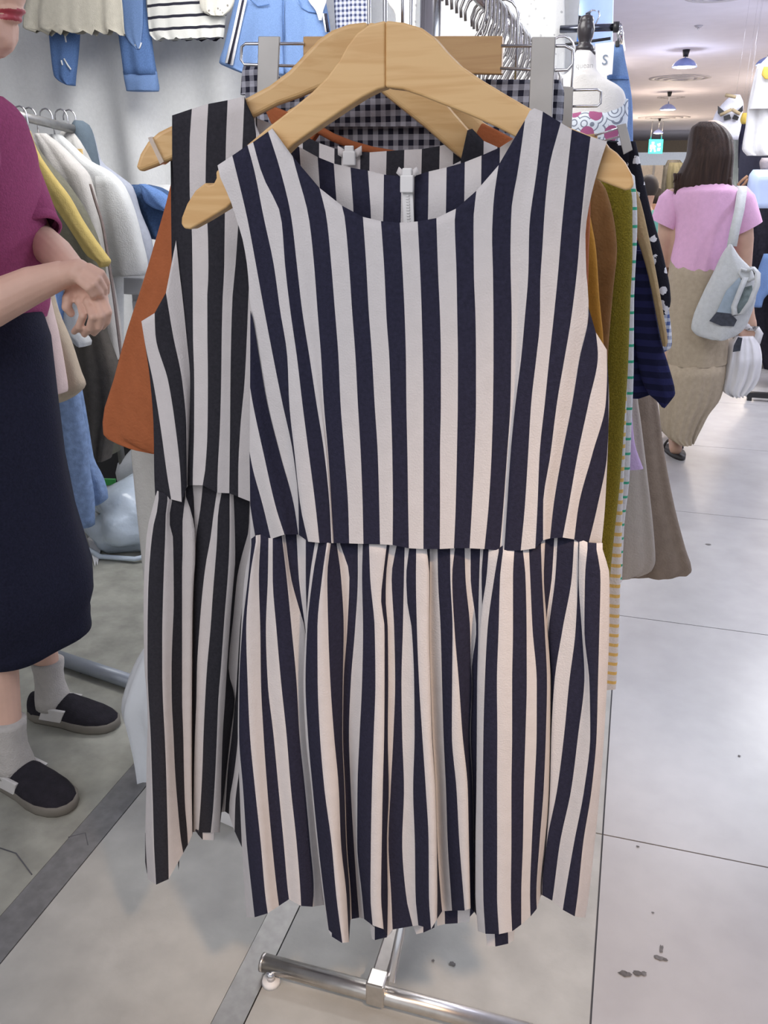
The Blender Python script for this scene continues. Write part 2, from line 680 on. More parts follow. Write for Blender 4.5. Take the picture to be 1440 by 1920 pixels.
tag(MB().box((-6, -3, 2.35), (6, 32, 2.42)).build('ceiling', CEIL, None, False), kind='structure')
tag(MB().box((-6, 30, 0), (6, 30.2, 2.35)).build('wall_end', mat('end_wall_warm', (0.72, 0.60, 0.46), 0.8), None, False), kind='structure')
tag(MB().box((-4.6, -3, 0), (-4.5, 4.0, 2.35)).build('wall_left', WALLM, None, False), kind='structure')
tag(MB().box((-4.5, 3.85, 0), (-0.36, 3.95, 2.35)).build('wall_back', WALLM, None, False), kind='structure')
tag(MB().box((3.2, -3, 0), (3.3, 30, 2.35)).build('wall_right', WALLM, None, False), kind='structure')
tag(MB().box((-0.62, 3.96, 0), (-0.52, 30, 2.35)).build('wall_shops', WALLM, None, False), kind='structure')


# lamps of the aisle
SHADE = mat('lamp_shade_blue', (0.25, 0.32, 0.65), 0.4)
GLOW = mat('lamp_glow', (1, 1, 1), 0.5, emit=(0.92, 0.96, 1.0), estr=6.0)


def pendant(px, py, Y, r, lab, power=14, color=(.8, .86, 1.0)):
    c = P(px, py, Y)
    t = thing('pendant_lamp', lab, 'lamp', c, 'lamps along the aisle ceiling')
    mb = MB()
    prof = [(r*0.98, 0.0), (r, 0.02*r), (r*0.93, 0.2*r), (r*0.72, 0.42*r), (r*0.4, 0.6*r), (r*0.15, 0.68*r)]
    mb.loft([[c+Vector((q*math.cos(2*PI*k/24), q*math.sin(2*PI*k/24), z)) for k in range(24)] for q, z in prof], 'bottom')
    mb.build('lamp_shade', SHADE, t)
    mb = MB()
    mb.loft([[c+Vector((q*math.cos(2*PI*k/24), q*math.sin(2*PI*k/24), z)) for k in range(24)] for q, z in [(r*0.9, 0.02*r), (r*0.8, -0.03*r), (r*0.4, -0.07*r), (r*0.02, -0.08*r)]], True)
    mb.build('lamp_diffuser', GLOW, t)
    top = 2.35-c.z
    mb = MB().tube([c+Vector((0, 0, r*0.6)), c+Vector((0, 0, top))], r*0.07, 8)
    mb.build('stem', CHROME, t)
    mb = MB().tube([c+Vector((0, 0, top-0.06)), c+Vector((0, 0, top))], [r*0.2, r*0.3], 14)
    mb.build('ceiling_mount', BLACKP, t)
    d = bpy.data.lights.new('lamp_light', 'POINT')
    d.energy = power
    d.color = color
    d.shadow_soft_size = 0.1
    lo = bpy.data.objects.new('lamp_light', d)
    COL.objects.link(lo)
    lo.parent = t
    lo.location = (0, 0, -r*1.6)
    return t


pendant(1283, 126, 9.3, 0.115, 'nearest blue rimmed pendant lamp glowing over the aisle', 5, (.72, .78, 1.0))
pendant(1252, 206, 13.5, 0.112, 'second glowing pendant lamp further down the aisle ceiling', 10, (1.0, .80, .60))
pendant(1234, 250, 19.0, 0.10, 'small farthest glowing lamp just above the green exit sign', 18, (1.0, .78, .54))
pendant(1438, 122, 7.0, 0.075, 'small blue white lamp at the right edge of the photo', 4, (.72, .80, 1.0))
VENT = mat('vent_grille', (0.50, 0.48, 0.53), 0.6)


def vent(px, py, r, lab):
    d = ray(px, py)
    c = CP+d*((2.35-CH)/d.z)
    t = thing('ceiling_vent', lab, 'vent', (c.x, c.y, 2.33), 'round air vents of the aisle ceiling')
    for i, (ro, ri) in enumerate([(r, r*0.82), (r*0.72, r*0.55), (r*0.44, r*0.28)]):
        mb = MB()
        z0 = 2.35-0.007*(i+1)
        rr = [(ro, 2.349), (ro, z0), (ri, z0), (ri, 2.349)]
        mb.loft([[Vector((c.x+q*math.cos(2*PI*k/32), c.y+q*math.sin(2*PI*k/32), z)) for k in range(32)] for q, z in rr], False)
        mb.build('ring', VENT, t)
    return t


vent(1345, -8, 0.21, 'large round ceiling vent at the top edge of the photo')
vent(1275, 146, 0.36, 'round ceiling vent beyond the nearest pendant lamp')
vent(1245, 220, 0.50, 'round ceiling vent beyond the second pendant lamp')
vent(1258, 182, 0.20, 'small grey ceiling vent between the first two lamps')
# sprinkler
d_ = ray(1310, 48)
c_ = CP+d_*((2.35-CH)/d_.z)
t = thing('sprinkler', 'tiny grey sprinkler head on the ceiling above the aisle', 'sprinkler', (c_.x, c_.y, 2.32))
MB().tube([(c_.x, c_.y, 2.35), (c_.x, c_.y, 2.335)], [0.035, 0.02], 12).build('rose', VENT, t)
MB().tube([(c_.x, c_.y, 2.335), (c_.x, c_.y, 2.32)], 0.008, 8).build('nozzle', CHROME, t)
# ============================================================ front dress
DX = 0.75
D1 = Plane((-1, DX), (1, DX))


def TA(pts):
    return tilepts(pts, 400, 230, 4.5)


def TB(pts):
    return tilepts(pts, 700, 190, 3.1304)


def T5(pts):
    return tilepts(pts, 400, 560, 3.6)


def T6(pts):
    return tilepts(pts, 780, 560, 3.6)


bod = [
    (T5([(247, 1250), (249, 1400), (250, 1640)]), .022, 1),
    (T5([(249, 1395), (262, 1480), (289, 1640)]), .016, 0),
    (T5([(244, 1030), (262, 1130), (335, 1400), (388, 1622)]), .008, 1),
    (T5([(248, 600), (265, 700), (340, 1050), (420, 1400), (480, 1592)]), -.002, 0),
    (TA([(35, 360), (60, 470), (130, 620), (200, 830), (250, 1000), (290, 1250)])+T5([(245, 0), (258, 100), (310, 400), (362, 700), (450, 1050), (545, 1400), (574, 1592)]), .010, 1),
    (TA([(160, 278), (190, 400), (285, 800), (360, 1200), (428, 1575)])+T5([(405, 400), (465, 700), (539, 1050), (575, 1400), (577, 1594)]), .006, 0),
    (TA([(288, 190), (345, 400), (425, 800), (510, 1200), (562, 1575)])+T5([(500, 400), (512, 700), (549, 1050), (588, 1400), (640, 1640)]), -.004, 1),
    (TA([(335, 165), (410, 430), (572, 800), (605, 1200), (648, 1575)])+T5([(565, 400), (600, 700), (645, 1050), (690, 1400), (716, 1648)]), -.006, 0),
    (TA([(462, 75), (565, 400), (658, 800), (705, 1200), (748, 1575)])+T5([(650, 400), (695, 700), (750, 1050), (785, 1400), (797, 1650)]), -.001, 1),
    (TA([(497, 48), (590, 400), (690, 800), (740, 1200), (790, 1575)])+T5([(678, 400), (718, 700), (762, 1050), (790, 1400), (804, 1650)]), -.001, 1),
    (TA([(670, 285), (700, 400), (805, 800), (850, 1200), (878, 1575)])+T5([(728, 400), (745, 700), (775, 1050), (797, 1400), (812, 1650)]), .001, 0),
    (TA([(895, 550), (955, 800), (995, 1200), (1025, 1575)])+T5([(845, 400), (858, 700), (885, 1050), (910, 1400), (917, 1652)]), -.002, 1),
    (TA([(1085, 700), (1108, 800), (1145, 1200), (1170, 1575)])+T5([(960, 400), (975, 700), (995, 1050), (1008, 1400), (1013, 1655)]), -.003, 0),
    (TA([(1262, 795), (1290, 1200), (1310, 1575)])+T5([(1072, 400), (1088, 700), (1110, 1050), (1120, 1400), (1125, 1658)]), -.004, 1),
    (TB([(45, 703), (65, 1000), (78, 1283)])+T5([(1188, 400), (1198, 700), (1208, 1050), (1212, 1400), (1210, 1663)]), -.005, 0),
    (TB([(155, 712), (172, 1000), (185, 1283)])+T5([(1300, 400), (1303, 700), (1310, 1050), (1315, 1400), (1320, 1685)]), -.005, 1),
    (TB([(260, 705), (275, 1000), (285, 1283)])+T6([(50, 700), (50, 1050), (50, 1400), (50, 1690)]), -.005, 0),
    (TB([(370, 685), (380, 1000), (392, 1283)])+T6([(168, 400), (168, 700), (162, 1050), (162, 1400), (160, 1690)]), -.005, 1),
    (TB([(485, 630), (478, 700), (488, 1000), (493, 1283)])+T6([(283, 400), (282, 700), (276, 1050), (268, 1400), (256, 1685)]), -.004, 0),
    (TB([(605, 525), (588, 700), (590, 1000), (600, 1283)])+T6([(405, 400), (405, 700), (395, 1050), (378, 1400), (362, 1685)]), -.003, 1),
    (TB([(735, 375), (705, 600), (697, 800), (702, 1000), (705, 1283)])+T6([(523, 400), (520, 700), (510, 1050), (490, 1400), (462, 1690)]), -.002, 0),
    (TB([(890, 110), (850, 400), (810, 650), (805, 900), (812, 1283)])+T6([(643, 400), (638, 700), (615, 1050), (590, 1400), (565, 1700)]), .001, 1),
    (TB([(918, 55), (880, 400), (840, 650), (830, 900), (830, 1283)])+T6([(660, 400), (650, 700), (622, 1050), (598, 1400), (575, 1700)]), .001, 1),
    (TB([(945, 40), (915, 400), (870, 700), (860, 1000), (850, 1283)])+T6([(675, 400), (660, 700), (630, 1050), (606, 1400), (585, 1700)]), .001, 1),
    (TB([(995, 60), (960, 400), (915, 750), (910, 1000), (888, 1283)])+T6([(710, 400), (672, 700), (638, 1050), (615, 1400), (595, 1702)]), -.003, 0),
    (TB([(1100, 125), (1030, 400), (1005, 650), (990, 900), (980, 1050), (978, 1283)])+T6([(812, 400), (778, 700), (757, 1050), (735, 1400), (707, 1700)]), -.004, 1),
    (TB([(1165, 165), (1130, 500), (1105, 750), (1085, 1000), (1057, 1283)])+T6([(900, 400), (870, 700), (834, 1050), (820, 1400), (805, 1685)]), -.002, 0),
    (TB([(1275, 208), (1245, 450), (1215, 750), (1200, 950), (1160, 1283)])+T6([(1003, 400), (952, 700), (908, 1050), (858, 1400), (858, 1630)]), -.003, 1),
    (TB([(1372, 235), (1310, 430), (1265, 620), (1245, 780), (1250, 1000), (1262, 1150)])+T6([(1165, 100), (1105, 400), (1056, 700), (987, 1050), (928, 1400), (905, 1618)]), .004, 0),
    (T6([(1215, 230), (1228, 380), (1166, 700), (1092, 1050), (1030, 1400), (990, 1612)]), .000, 1),
    (T6([(1288, 345), (1290, 480), (1281, 700), (1190, 1050), (1097, 1400), (1068, 1625)]), .006, 0),
    (T6([(1300, 560), (1300, 800), (1290, 1050), (1225, 1400), (1158, 1680)]), .012, 1),
    (T6([(1303, 700), (1301, 800), (1293, 1050), (1276, 1400), (1250, 1688)]), .020, 1),
]
dress = thing('striped_dress', 'navy and cream striped sleeveless dress hanging frontmost on the wooden hanger', 'dress', P(760, 1730, DX+.03))
armL = (T5([(250, 560), (262, 640)])[0:0]+T5([(250, 80), (258, 100), (310, 400), (362, 700), (450, 1050), (545, 1400), (574, 1592)]), .010, 1)
armR = (T6([(1165, 60), (1165, 100), (1105, 400), (1056, 700), (987, 1050), (928, 1400), (905, 1618)]), .004, 0)


def joined(*ps):
    V, F, M = [], [], []
    for v, f, m in ps:
        k = len(V)
        V += v
        F += [tuple(i+k for i in q) for q in f]
        M += m
    return V, F, M


kw = dict(rows=30, sub=4, ramp=(0.5, 1.0), edge=0.010)
v, f, fm = joined(panel_cloth(bod[:4]+[armL], D1, side=0, **kw), panel_cloth(bod[4:29], D1, side=0, **kw), panel_cloth([armR]+bod[29:], D1, side=0, **kw))
mobj('front_bodice', v, f, [NAVY, CREAM], dress, fm)


# back of the bodice, its inside seen through the neck
bk = []
tA = [((500, 60), 1), ((640, 190), 0), ((725, 205), 1), ((880, 290), 0), ((1016, 345), 1), ((1157, 378), 0), ((1304, 405), 1)]
for (x, y), c in tA:
    a = (400+x/4.5, 230+y/4.5)
    bk.append(([a, (a[0]+6, a[1]+90), (a[0]+10, 560), (a[0]+8, 1010)], 0.0, c))
tB = [((62, 430), 0), ((165, 438), 1), ((242, 438), 0), ((325, 412), 1), ((430, 388), 0), ((537, 357), 1), ((635, 318), 0), ((743, 270), 1), ((845, 205), 0), ((930, 45), 1)]
for (x, y), c in tB:
    a = (700+x/3.1304, 190+y/3.1304)
    bk.append(([a, (a[0]-1, a[1]+70), (a[0]-6, 560), (a[0]-14, 1010)], 0.0, c))
for x, y, c in [(1030, 225, 0), (1062, 240, 1)]:
    bk.append(([(x, y), (x-6, y+100), (x-16, 560), (x-10, 1010)], 0.0, c))
bk.append(([(1096, 252), (1080, 350), (1066, 450), (1066, 560), (1086, 1010)], 0.0, 0))
bk.append(([(1124, 262), (1094, 350), (1082, 430), (1080, 560), (1118, 1010)], 0.0, 1))
pre = []
for x, y, c in [(418, 312, 1), (438, 295, 0), (468, 272, 1)]:
    pre.append(([(x, y), (x+34, y+120), (x+58, 560), (x+62, 1010)], 0.0, c))
v, f, fm = panel_cloth(pre+bk, D1, rows=10, sub=2, edge=0.004, side=0, base=0.048)
mobj('back_bodice', v, f, [NAVY, CREAM], dress, fm)
# zip in the back neck
zp = [D1(x, y, .044) for x, y in ((764, 356), (765, 375), (766, 395), (767, 425))]
zz = mobj('zip_tape', [p+Vector((s*.005, -.001, 0)) for p in zp for s in (-1, 1)] + [p+Vector((s*.005, .001, 0)) for p in zp for s in (-1, 1)],
          [(2*i, 2*i+1, 2*i+3, 2*i+2) for i in range(3)]+[(8+2*i, 8+2*i+2, 8+2*i+3, 8+2*i+1) for i in range(3)], WHITEP, dress)
mb = MB()
for k in range(14):
    c = zp[0].lerp(zp[3], k/13)
    mb.box(c+Vector((-.0016, -.0025, -.0006)), c+Vector((.0016, -.001, .0006)))
mb.build('zip_tooth', WHITEP, zz, False)['kind'] = 'stuff'
c = D1(763, 345, .040)
bevel(MB().obox(c, (.0062, 0, 0), (0, .002, 0), (0, 0, .0075)).obox(c+Vector((0, 0, .010)), (.0045, 0, 0), (0, .0015, 0), (0, 0, .0035)).build('zip_pull', WHITEP, dress, False), .001)
for sx in (-1, 1):
    MB().obox(c+Vector((sx*.0064, .002, .0095)), (.0030, 0, sx*.0024), (0, .001, 0), (-sx*.0012, 0, .0026)).build('zip_end', CREAM, dress)


# skirt
def U1(pts):
    return tilepts(pts, 440, 980, 3.789)


def U2(pts):
    return tilepts(pts, 790, 980, 3.789)


def U3(pts):
    return tilepts(pts, 440, 1380, 3.789)


def U4(pts):
    return tilepts(pts, 790, 1380, 3.789)


c1 = .01
sk = [
    (U1([(112, 168), (70, 400), (45, 758), (28, 1137), (22, 1500)])+U3([(35, 379), (50, 758), (72, 1137), (85, 1290)]), 3.0),
    (U1([(118, 160), (97, 380), (54, 758), (33, 1137), (31, 1500)])+U3([(60, 379), (85, 758), (125, 1137), (142, 1288)]), 0.0),
    (U1([(150, 136), (110, 380), (82, 758), (92, 1137), (108, 1500)])+U3([(145, 379), (185, 758), (218, 1137), (235, 1260)]), -1.0),
    (U1([(183, 131), (172, 380), (182, 758), (187, 1137), (205, 1500)])+U3([(232, 379), (265, 758), (305, 1137), (315, 1207)]), 0.3),
    (U1([(240, 120), (236, 380), (222, 758), (235, 1137), (275, 1500)])+U3([(312, 379), (348, 758), (382, 1137), (386, 1160)]), 1.2),
    (U1([(270, 113), (270, 380), (297, 758), (330, 1137), (368, 1500)])+U3([(400, 379), (440, 758), (469, 1137), (472, 1207)]), 0.8),
    (U1([(335, 98), (368, 380), (405, 758), (440, 1137), (460, 1500)])+U3([(500, 379), (535, 758), (562, 1100), (554, 1213)]), 1.8),
    (U1([(360, 98), (398, 380), (470, 650), (500, 758), (520, 1137), (535, 1500)])+U3([(570, 379), (600, 758), (630, 1137), (640, 1200)]), 3.6),
    (U1([(440, 90), (455, 380), (505, 800), (522, 1137), (540, 1500)])+U3([(578, 379), (605, 758), (640, 1137), (652, 1240)]), 4.0),
    (U1([(505, 130), (505, 380), (514, 758), (518, 1137), (530, 1500)])+U3([(568, 379), (602, 758), (640, 1137), (660, 1320)]), 2.4),
    (U1([(570, 148), (535, 380), (505, 758), (488, 1137), (503, 1500)])+U3([(545, 379), (583, 758), (628, 1137), (662, 1372)]), 0.2),
    (U1([(595, 148), (555, 380), (515, 758), (503, 1137), (520, 1500)])+U3([(555, 379), (592, 758), (636, 1137), (668, 1378)]), -.6),
    (U1([(655, 148), (622, 380), (588, 758), (590, 1137), (605, 1500)])+U3([(638, 379), (688, 758), (722, 1137), (765, 1470)]), -2.4),
    (U1([(682, 148), (658, 380), (665, 758), (680, 1137), (705, 1500)])+U3([(740, 379), (755, 758), (795, 1137), (812, 1465)]), -1.4),
    (U1([(725, 155), (755, 380), (775, 758), (768, 1137), (765, 1500)])+U3([(780, 379), (792, 758), (818, 1137), (822, 1310)]), 1.0),
    (U1([(750, 155), (815, 380), (800, 758), (774, 1137), (769, 1500)])+U3([(785, 379), (797, 758), (826, 1137), (832, 1300)]), 2.6),
    (U1([(875, 155), (875, 380), (855, 758), (825, 1137), (812, 1500)])+U3([(825, 379), (846, 758), (872, 1137), (885, 1290)]), 2.0),
    (U1([(910, 155), (905, 380), (912, 758), (905, 1137), (888, 1500)])+U3([(872, 379), (870, 758), (905, 1137), (920, 1300)]), 0.2),
    (U1([(955, 155), (962, 380), (995, 758), (1000, 1137), (988, 1500)])+U3([(975, 379), (968, 758), (965, 1137), (980, 1345)]), -1.3),
    (U1([(1080, 160), (1060, 330), (1040, 540), (1065, 758), (1065, 1137), (1062, 1500)])+U3([(1052, 379), (1045, 758), (1040, 1137), (1058, 1372)]), -1.1),
    (U1([(1100, 165), (1076, 380), (1073, 540), (1088, 758), (1091, 1137), (1088, 1500)])+U3([(1095, 379), (1082, 758), (1088, 1137), (1085, 1420)]), 0.4),
    (U1([(1150, 165), (1115, 380), (1133, 758), (1140, 1137), (1128, 1500)])+U3([(1108, 379), (1092, 758), (1112, 1137), (1122, 1375)]), 1.0),
    (U1([(1208, 178), (1203, 380), (1195, 758), (1185, 1137), (1190, 1500)])+U3([(1203, 379), (1190, 758), (1218, 1137), (1265, 1350)]), 0.8),
    (U1([(1240, 180), (1219, 380), (1226, 560), (1258, 758), (1275, 1137), (1278, 1500)])+U3([(1268, 379), (1280, 758), (1285, 1137), (1305, 1345)]), 0.3),
    (U1([(1290, 193), (1288, 380), (1295, 758), (1310, 1137), (1332, 1500)])+U3([(1358, 379), (1378, 758), (1380, 1137), (1395, 1372)]), -1.0),
    (U2([(40, 200), (57, 380), (55, 758), (65, 1137), (75, 1500)])+U4([(100, 379), (110, 758), (114, 1137), (112, 1300)]), -0.6),
    (U2([(60, 205), (61, 380), (57, 758), (67, 1137), (79, 1500)])+U4([(102, 379), (113, 758), (138, 1137), (148, 1245)]), 2.4),
    (U2([(115, 190), (118, 380), (137, 758), (147, 1137), (157, 1500)])+U4([(175, 379), (187, 758), (211, 1137), (218, 1240)]), 1.4),
    (U2([(205, 185), (206, 380), (222, 758), (219, 1137), (217, 1500)])+U4([(250, 379), (270, 758), (300, 1137), (308, 1240)]), 0.2),
    (U2([(238, 182), (219, 380), (236, 758), (267, 1137), (292, 1500)])+U4([(330, 379), (338, 758), (347, 1137), (350, 1225)]), 0.3),
    (U2([(308, 185), (313, 380), (347, 758), (352, 1050), (360, 1137), (345, 1500)])+U4([(365, 379), (372, 758), (375, 1137), (380, 1255)]), 1.8),
    (U2([(350, 185), (350, 380), (390, 758), (358, 1050), (362, 1137), (350, 1500)])+U4([(368, 379), (375, 758), (378, 1137), (383, 1258)]), 2.6),
    (U2([(418, 190), (412, 380), (405, 690), (405, 758), (396, 1137), (394, 1500)])+U4([(391, 379), (384, 758), (383, 1137), (392, 1275)]), 1.9),
    (U2([(440, 190), (428, 380), (433, 680), (415, 758), (398, 1137), (395, 1500)])+U4([(392, 379), (385, 758), (384, 1137), (394, 1290)]), 1.2),
    (U2([(478, 198), (464, 380), (410, 758), (397, 1137), (394, 1500)])+U4([(391, 379), (385, 758), (384, 1137), (402, 1385)]), -0.5),
    (U2([(550, 203), (520, 380), (470, 758), (451, 1137), (441, 1500)])+U4([(437, 379), (437, 758), (440, 1137), (455, 1405)]), -1.8),
    (U2([(580, 205), (560, 380), (549, 758), (537, 1137), (540, 1500)])+U4([(538, 379), (539, 758), (538, 1137), (552, 1408)]), -2.8),
    (U2([(660, 203), (651, 380), (651, 758), (645, 1137), (645, 1500)])+U4([(640, 379), (640, 758), (636, 1137), (645, 1388)]), -2.2),
    (U2([(722, 200), (740, 380), (748, 758), (749, 1137), (740, 1500)])+U4([(728, 379), (722, 758), (710, 1137), (710, 1340)]), -1.2),
    (U2([(765, 198), (773, 380), (790, 758), (820, 1137), (819, 1500)])+U4([(803, 379), (785, 758), (772, 1137), (776, 1282)]), -0.4),
    (U2([(850, 160), (857, 380), (877, 758), (893, 1137), (885, 1500)])+U4([(869, 379), (840, 758), (817, 1137), (820, 1228)]), 0.2),
    (U2([(880, 118), (870, 380), (896, 758), (918, 1137), (915, 1500)])+U4([(907, 379), (882, 758), (852, 1100), (852, 1125)]), 1.6),
    (U2([(945, 103), (928, 380), (890, 720), (900, 758), (921, 1137), (918, 1500)])+U4([(909, 379), (884, 758), (853, 1100), (853, 1128)]), 2.5),
    (U2([(968, 108), (952, 380), (908, 720), (904, 758), (923, 1137), (920, 1500)])+U4([(911, 379), (886, 758), (854, 1100), (854, 1130)]), 2.3),
    (U2([(1085, 135), (1070, 380), (1003, 758), (945, 1137), (924, 1500)])+U4([(914, 379), (889, 758), (855, 1100), (856, 1135)]), 1.4),
    (U2([(1115, 150), (1112, 380), (1096, 758), (1050, 1137), (1015, 1500)])+U4([(965, 379), (891, 758), (858, 1080), (858, 1130)]), 1.0),
    (U2([(1122, 158), (1117, 380), (1140, 758), (1159, 1100), (1158, 1137), (1115, 1500)])+U4([(1065, 379), (985, 758), (935, 1137), (930, 1170)]), 0.4),
    (U2([(1180, 185), (1163, 380), (1158, 758), (1194, 1137), (1200, 1500)])+U4([(1157, 379), (1085, 758), (1020, 1137), (1005, 1235)]), -0.6),
    (U2([(1245, 190), (1273, 380), (1265, 758), (1255, 1137), (1246, 1500)])+U4([(1210, 379), (1150, 758), (1110, 1137), (1090, 1282)]), -0.8),
    (U2([(1288, 190), (1337, 380), (1335, 758), (1320, 1137), (1300, 1500)])+U4([(1270, 379), (1232, 758), (1190, 1137), (1165, 1292)]), 1.2),
]
# colours: the first pale edge, then navy / cream alternate
sk = [(p, d*c1, 1 if i == 0 else (0 if i % 2 == 1 else 1)) for i, (p, d) in enumerate(sk)]
v, f, fm = panel_cloth(sk, D1, rows=34, sub=4, ramp=(0.30, 1.0), edge=0.006, side=0.03, base=0.004, tuck=12)
mobj('front_skirt', v, f, [NAVY, CREAM], dress, fm)


# turned-up hem showing under the folds
def quads(name, lst, conv, off, parent, mats):
    for mi, q in lst:
        mb = MB()
        pts = [conv(x, y, off) for x, y in q]
        mb.add(pts, [tuple(range(len(pts)))], mi)
        bk_ = [p+Vector((0, .0015, 0)) for p in pts]
        mb.add(bk_, [tuple(range(len(pts)-1, -1, -1))], mi)
        mb.build(name, mats, parent, False)


quads('hem_facing', [
    (0, U3([(995, 1340), (1082, 1340), (1082, 1430), (995, 1450)])), (1, U3([(958, 1330), (995, 1360), (995, 1450), (975, 1440)])),
    (1, U3([(1082, 1340), (1122, 1340), (1120, 1390), (1083, 1430)])),
    (0, U4([(165, 1200), (258, 1200), (258, 1330), (168, 1336)])), (1, U4([(112, 1220), (165, 1200), (168, 1336), (112, 1350)])),
    (1, U4([(258, 1200), (350, 1190), (342, 1322), (258, 1330)])),
    (1, U4([(456, 1380), (520, 1380), (525, 1495), (468, 1490)])), (0, U4([(520, 1380), (615, 1380), (618, 1475), (526, 1496)])),
    (1, U4([(615, 1380), (662, 1370), (655, 1455), (618, 1475)])),
    (1, U3([(1268, 1320), (1340, 1320), (1340, 1395), (1290, 1408), (1268, 1350)])), (0, U3([(1340, 1320), (1420, 1335), (1418, 1362), (1340, 1397)])),
    (0, U3([(690, 1340), (760, 1400), (762, 1470), (690, 1425)])), (1, U3([(664, 1370), (690, 1370), (690, 1425), (672, 1400)])),
    (0, U3([(468, 1170), (555, 1170), (552, 1213), (466, 1207)])),
    (0, U3([(845, 1180), (910, 1120), (912, 1262), (852, 1298)])), (0, U3([(1120, 1200), (1160, 1160), (1150, 1320), (1125, 1350)])),
    (0, U4([(345, 1200), (380, 1120), (384, 1240), (345, 1285)])),
], D1, 0.030, dress, [NAVY, CREAM])


# back of the skirt
def back_panel(name, x0, x1, ytop, ybot, conv, off, parent, mats, step=27, amp=.012, lean=0.0):
    b = []
    k = 0
    x = x0
    while x <= x1:
        b.append(([(x, ytop), (x+lean*(ybot-ytop)*.5, (ytop+ybot)/2), (x+lean*(ybot-ytop), ybot-12*(k % 3))], amp*math.sin(k*1.1), k % 2))
        x += step
        k += 1
    vv, ff, mm = panel_cloth(b, conv, rows=10, sub=2, edge=0, side=0, base=off)
    return mobj(name, vv, ff, mats, parent, mm)


back_panel('back_skirt', 490, 1096, 1012, 1672, D1, .095, dress, [NAVY, CREAM], 25, .010, -0.04)

# ============================================================ second dress
A2, B2 = (-.492, .83), (-.274, .895)
D2 = Plane(A2, B2)


def V1(pts):
    return tilepts(pts, 240, 180, 4.175)


def V2(pts):
    return tilepts(pts, 240, 540, 4.573)


def V3(pts):
    return tilepts(pts, 240, 860, 4.8)


def V4(pts):
    return tilepts(pts, 240, 1240, 4.364)


dress2 = thing('striped_dress', 'black and grey striped sleeveless dress behind the left shoulder of the front one', 'dress', D2(470, 1640, .03))
b2 = [
    (V2([(150, 500), (190, 800), (219, 1200), (225, 1600), (234, 1800)]), .014, 0),
    (V2([(115, 285), (150, 500), (215, 800), (280, 1200), (335, 1600), (370, 1812)]), .004, 1),
    (V2([(228, 215), (235, 400), (345, 800), (408, 1200), (450, 1600), (460, 1835)]), -.002, 0),
    (V2([(325, 40), (385, 400), (465, 800), (500, 1200), (504, 1600), (506, 1700)]), .002, 1),
    (V1([(345, 152), (345, 450), (368, 800), (376, 1130), (405, 1400)])+V2([(460, 20), (500, 400), (533, 800), (526, 1200), (512, 1600), (510, 1695)]), .010, 0),
    (V1([(500, 100), (482, 400), (482, 700), (501, 1100), (505, 1400)])+V2([(555, 20), (557, 400), (568, 800), (567, 1200), (556, 1600), (555, 1690)]), .006, 1),
    (V1([(628, 62), (612, 400), (607, 700), (626, 1100), (630, 1400)])+V2([(680, 20), (681, 400), (685, 800), (682, 1200), (658, 1600), (640, 1692)]), -.002, 0),
    (V1([(780, 33), (766, 400), (756, 1100), (752, 1400)])+V2([(814, 20), (804, 400), (799, 800), (788, 1200), (768, 1600), (765, 1755)]), -.004, 1),
    (V1([(912, 2), (895, 400), (857, 1100), (835, 1400)])+V2([(899, 20), (885, 400), (878, 800), (875, 1200), (870, 1600), (868, 1760)]), -.002, 0),
    (V1([(930, 60), (1003, 250), (1000, 600), (985, 1100), (952, 1400)])+V2([(1035, 20), (1020, 400), (1000, 800), (963, 1200), (945, 1600), (945, 1790)]), -.003, 1),
    (V1([(1140, 560), (1130, 800), (1110, 1100)])+V2([(1150, 20), (1140, 400), (1110, 800), (1070, 1200), (1050, 1600), (1050, 1832)]), -.002, 0),
]
x = 497
for k, (tx, ty) in enumerate([(530, 345), (560, 362), (592, 375), (625, 382), (660, 384), (695, 382), (728, 376), (760, 366), (790, 352), (820, 332)]):
    b2.append(([(tx, ty), (lerp(tx, x, .5), 640), (x, 948)], -.002, (k+1) % 2))
    x += 26
b2 += [(TB([(440, 385), (445, 700)])+[(800, 948)], -.002, 1), (TB([(512, 350), (520, 700)])+[(815, 948)], .0, 0), (TB([(552, 170), (556, 700)])+[(828, 948)], 0.002, 0),
       (TB([(580, 160), (600, 700)])+[(834, 948)], 0.002, 0), (TB([(648, 232), (640, 700)])+[(845, 948)], .002, 1), (TB([(728, 268), (700, 700)])+[(870, 950)], .004, 0),
       (TB([(860, 330), (800, 700)])+[(895, 952)], .006, 1), (TB([(960, 372), (880, 700)])+[(930, 955)], .008, 1)]
arm2 = (V1([(376, 1130), (405, 1400)])+V2([(460, 20), (500, 400), (533, 800), (526, 1200), (512, 1600), (510, 1695)]), .010, 0)
kw['rows'] = 26
v, f, fm = joined(panel_cloth(b2[:4]+[arm2], D2, side=0, **kw), panel_cloth(b2[4:], D2, side=0, **kw))
mobj('front_bodice', v, f, [BLACKN, CREAM2], dress2, fm)
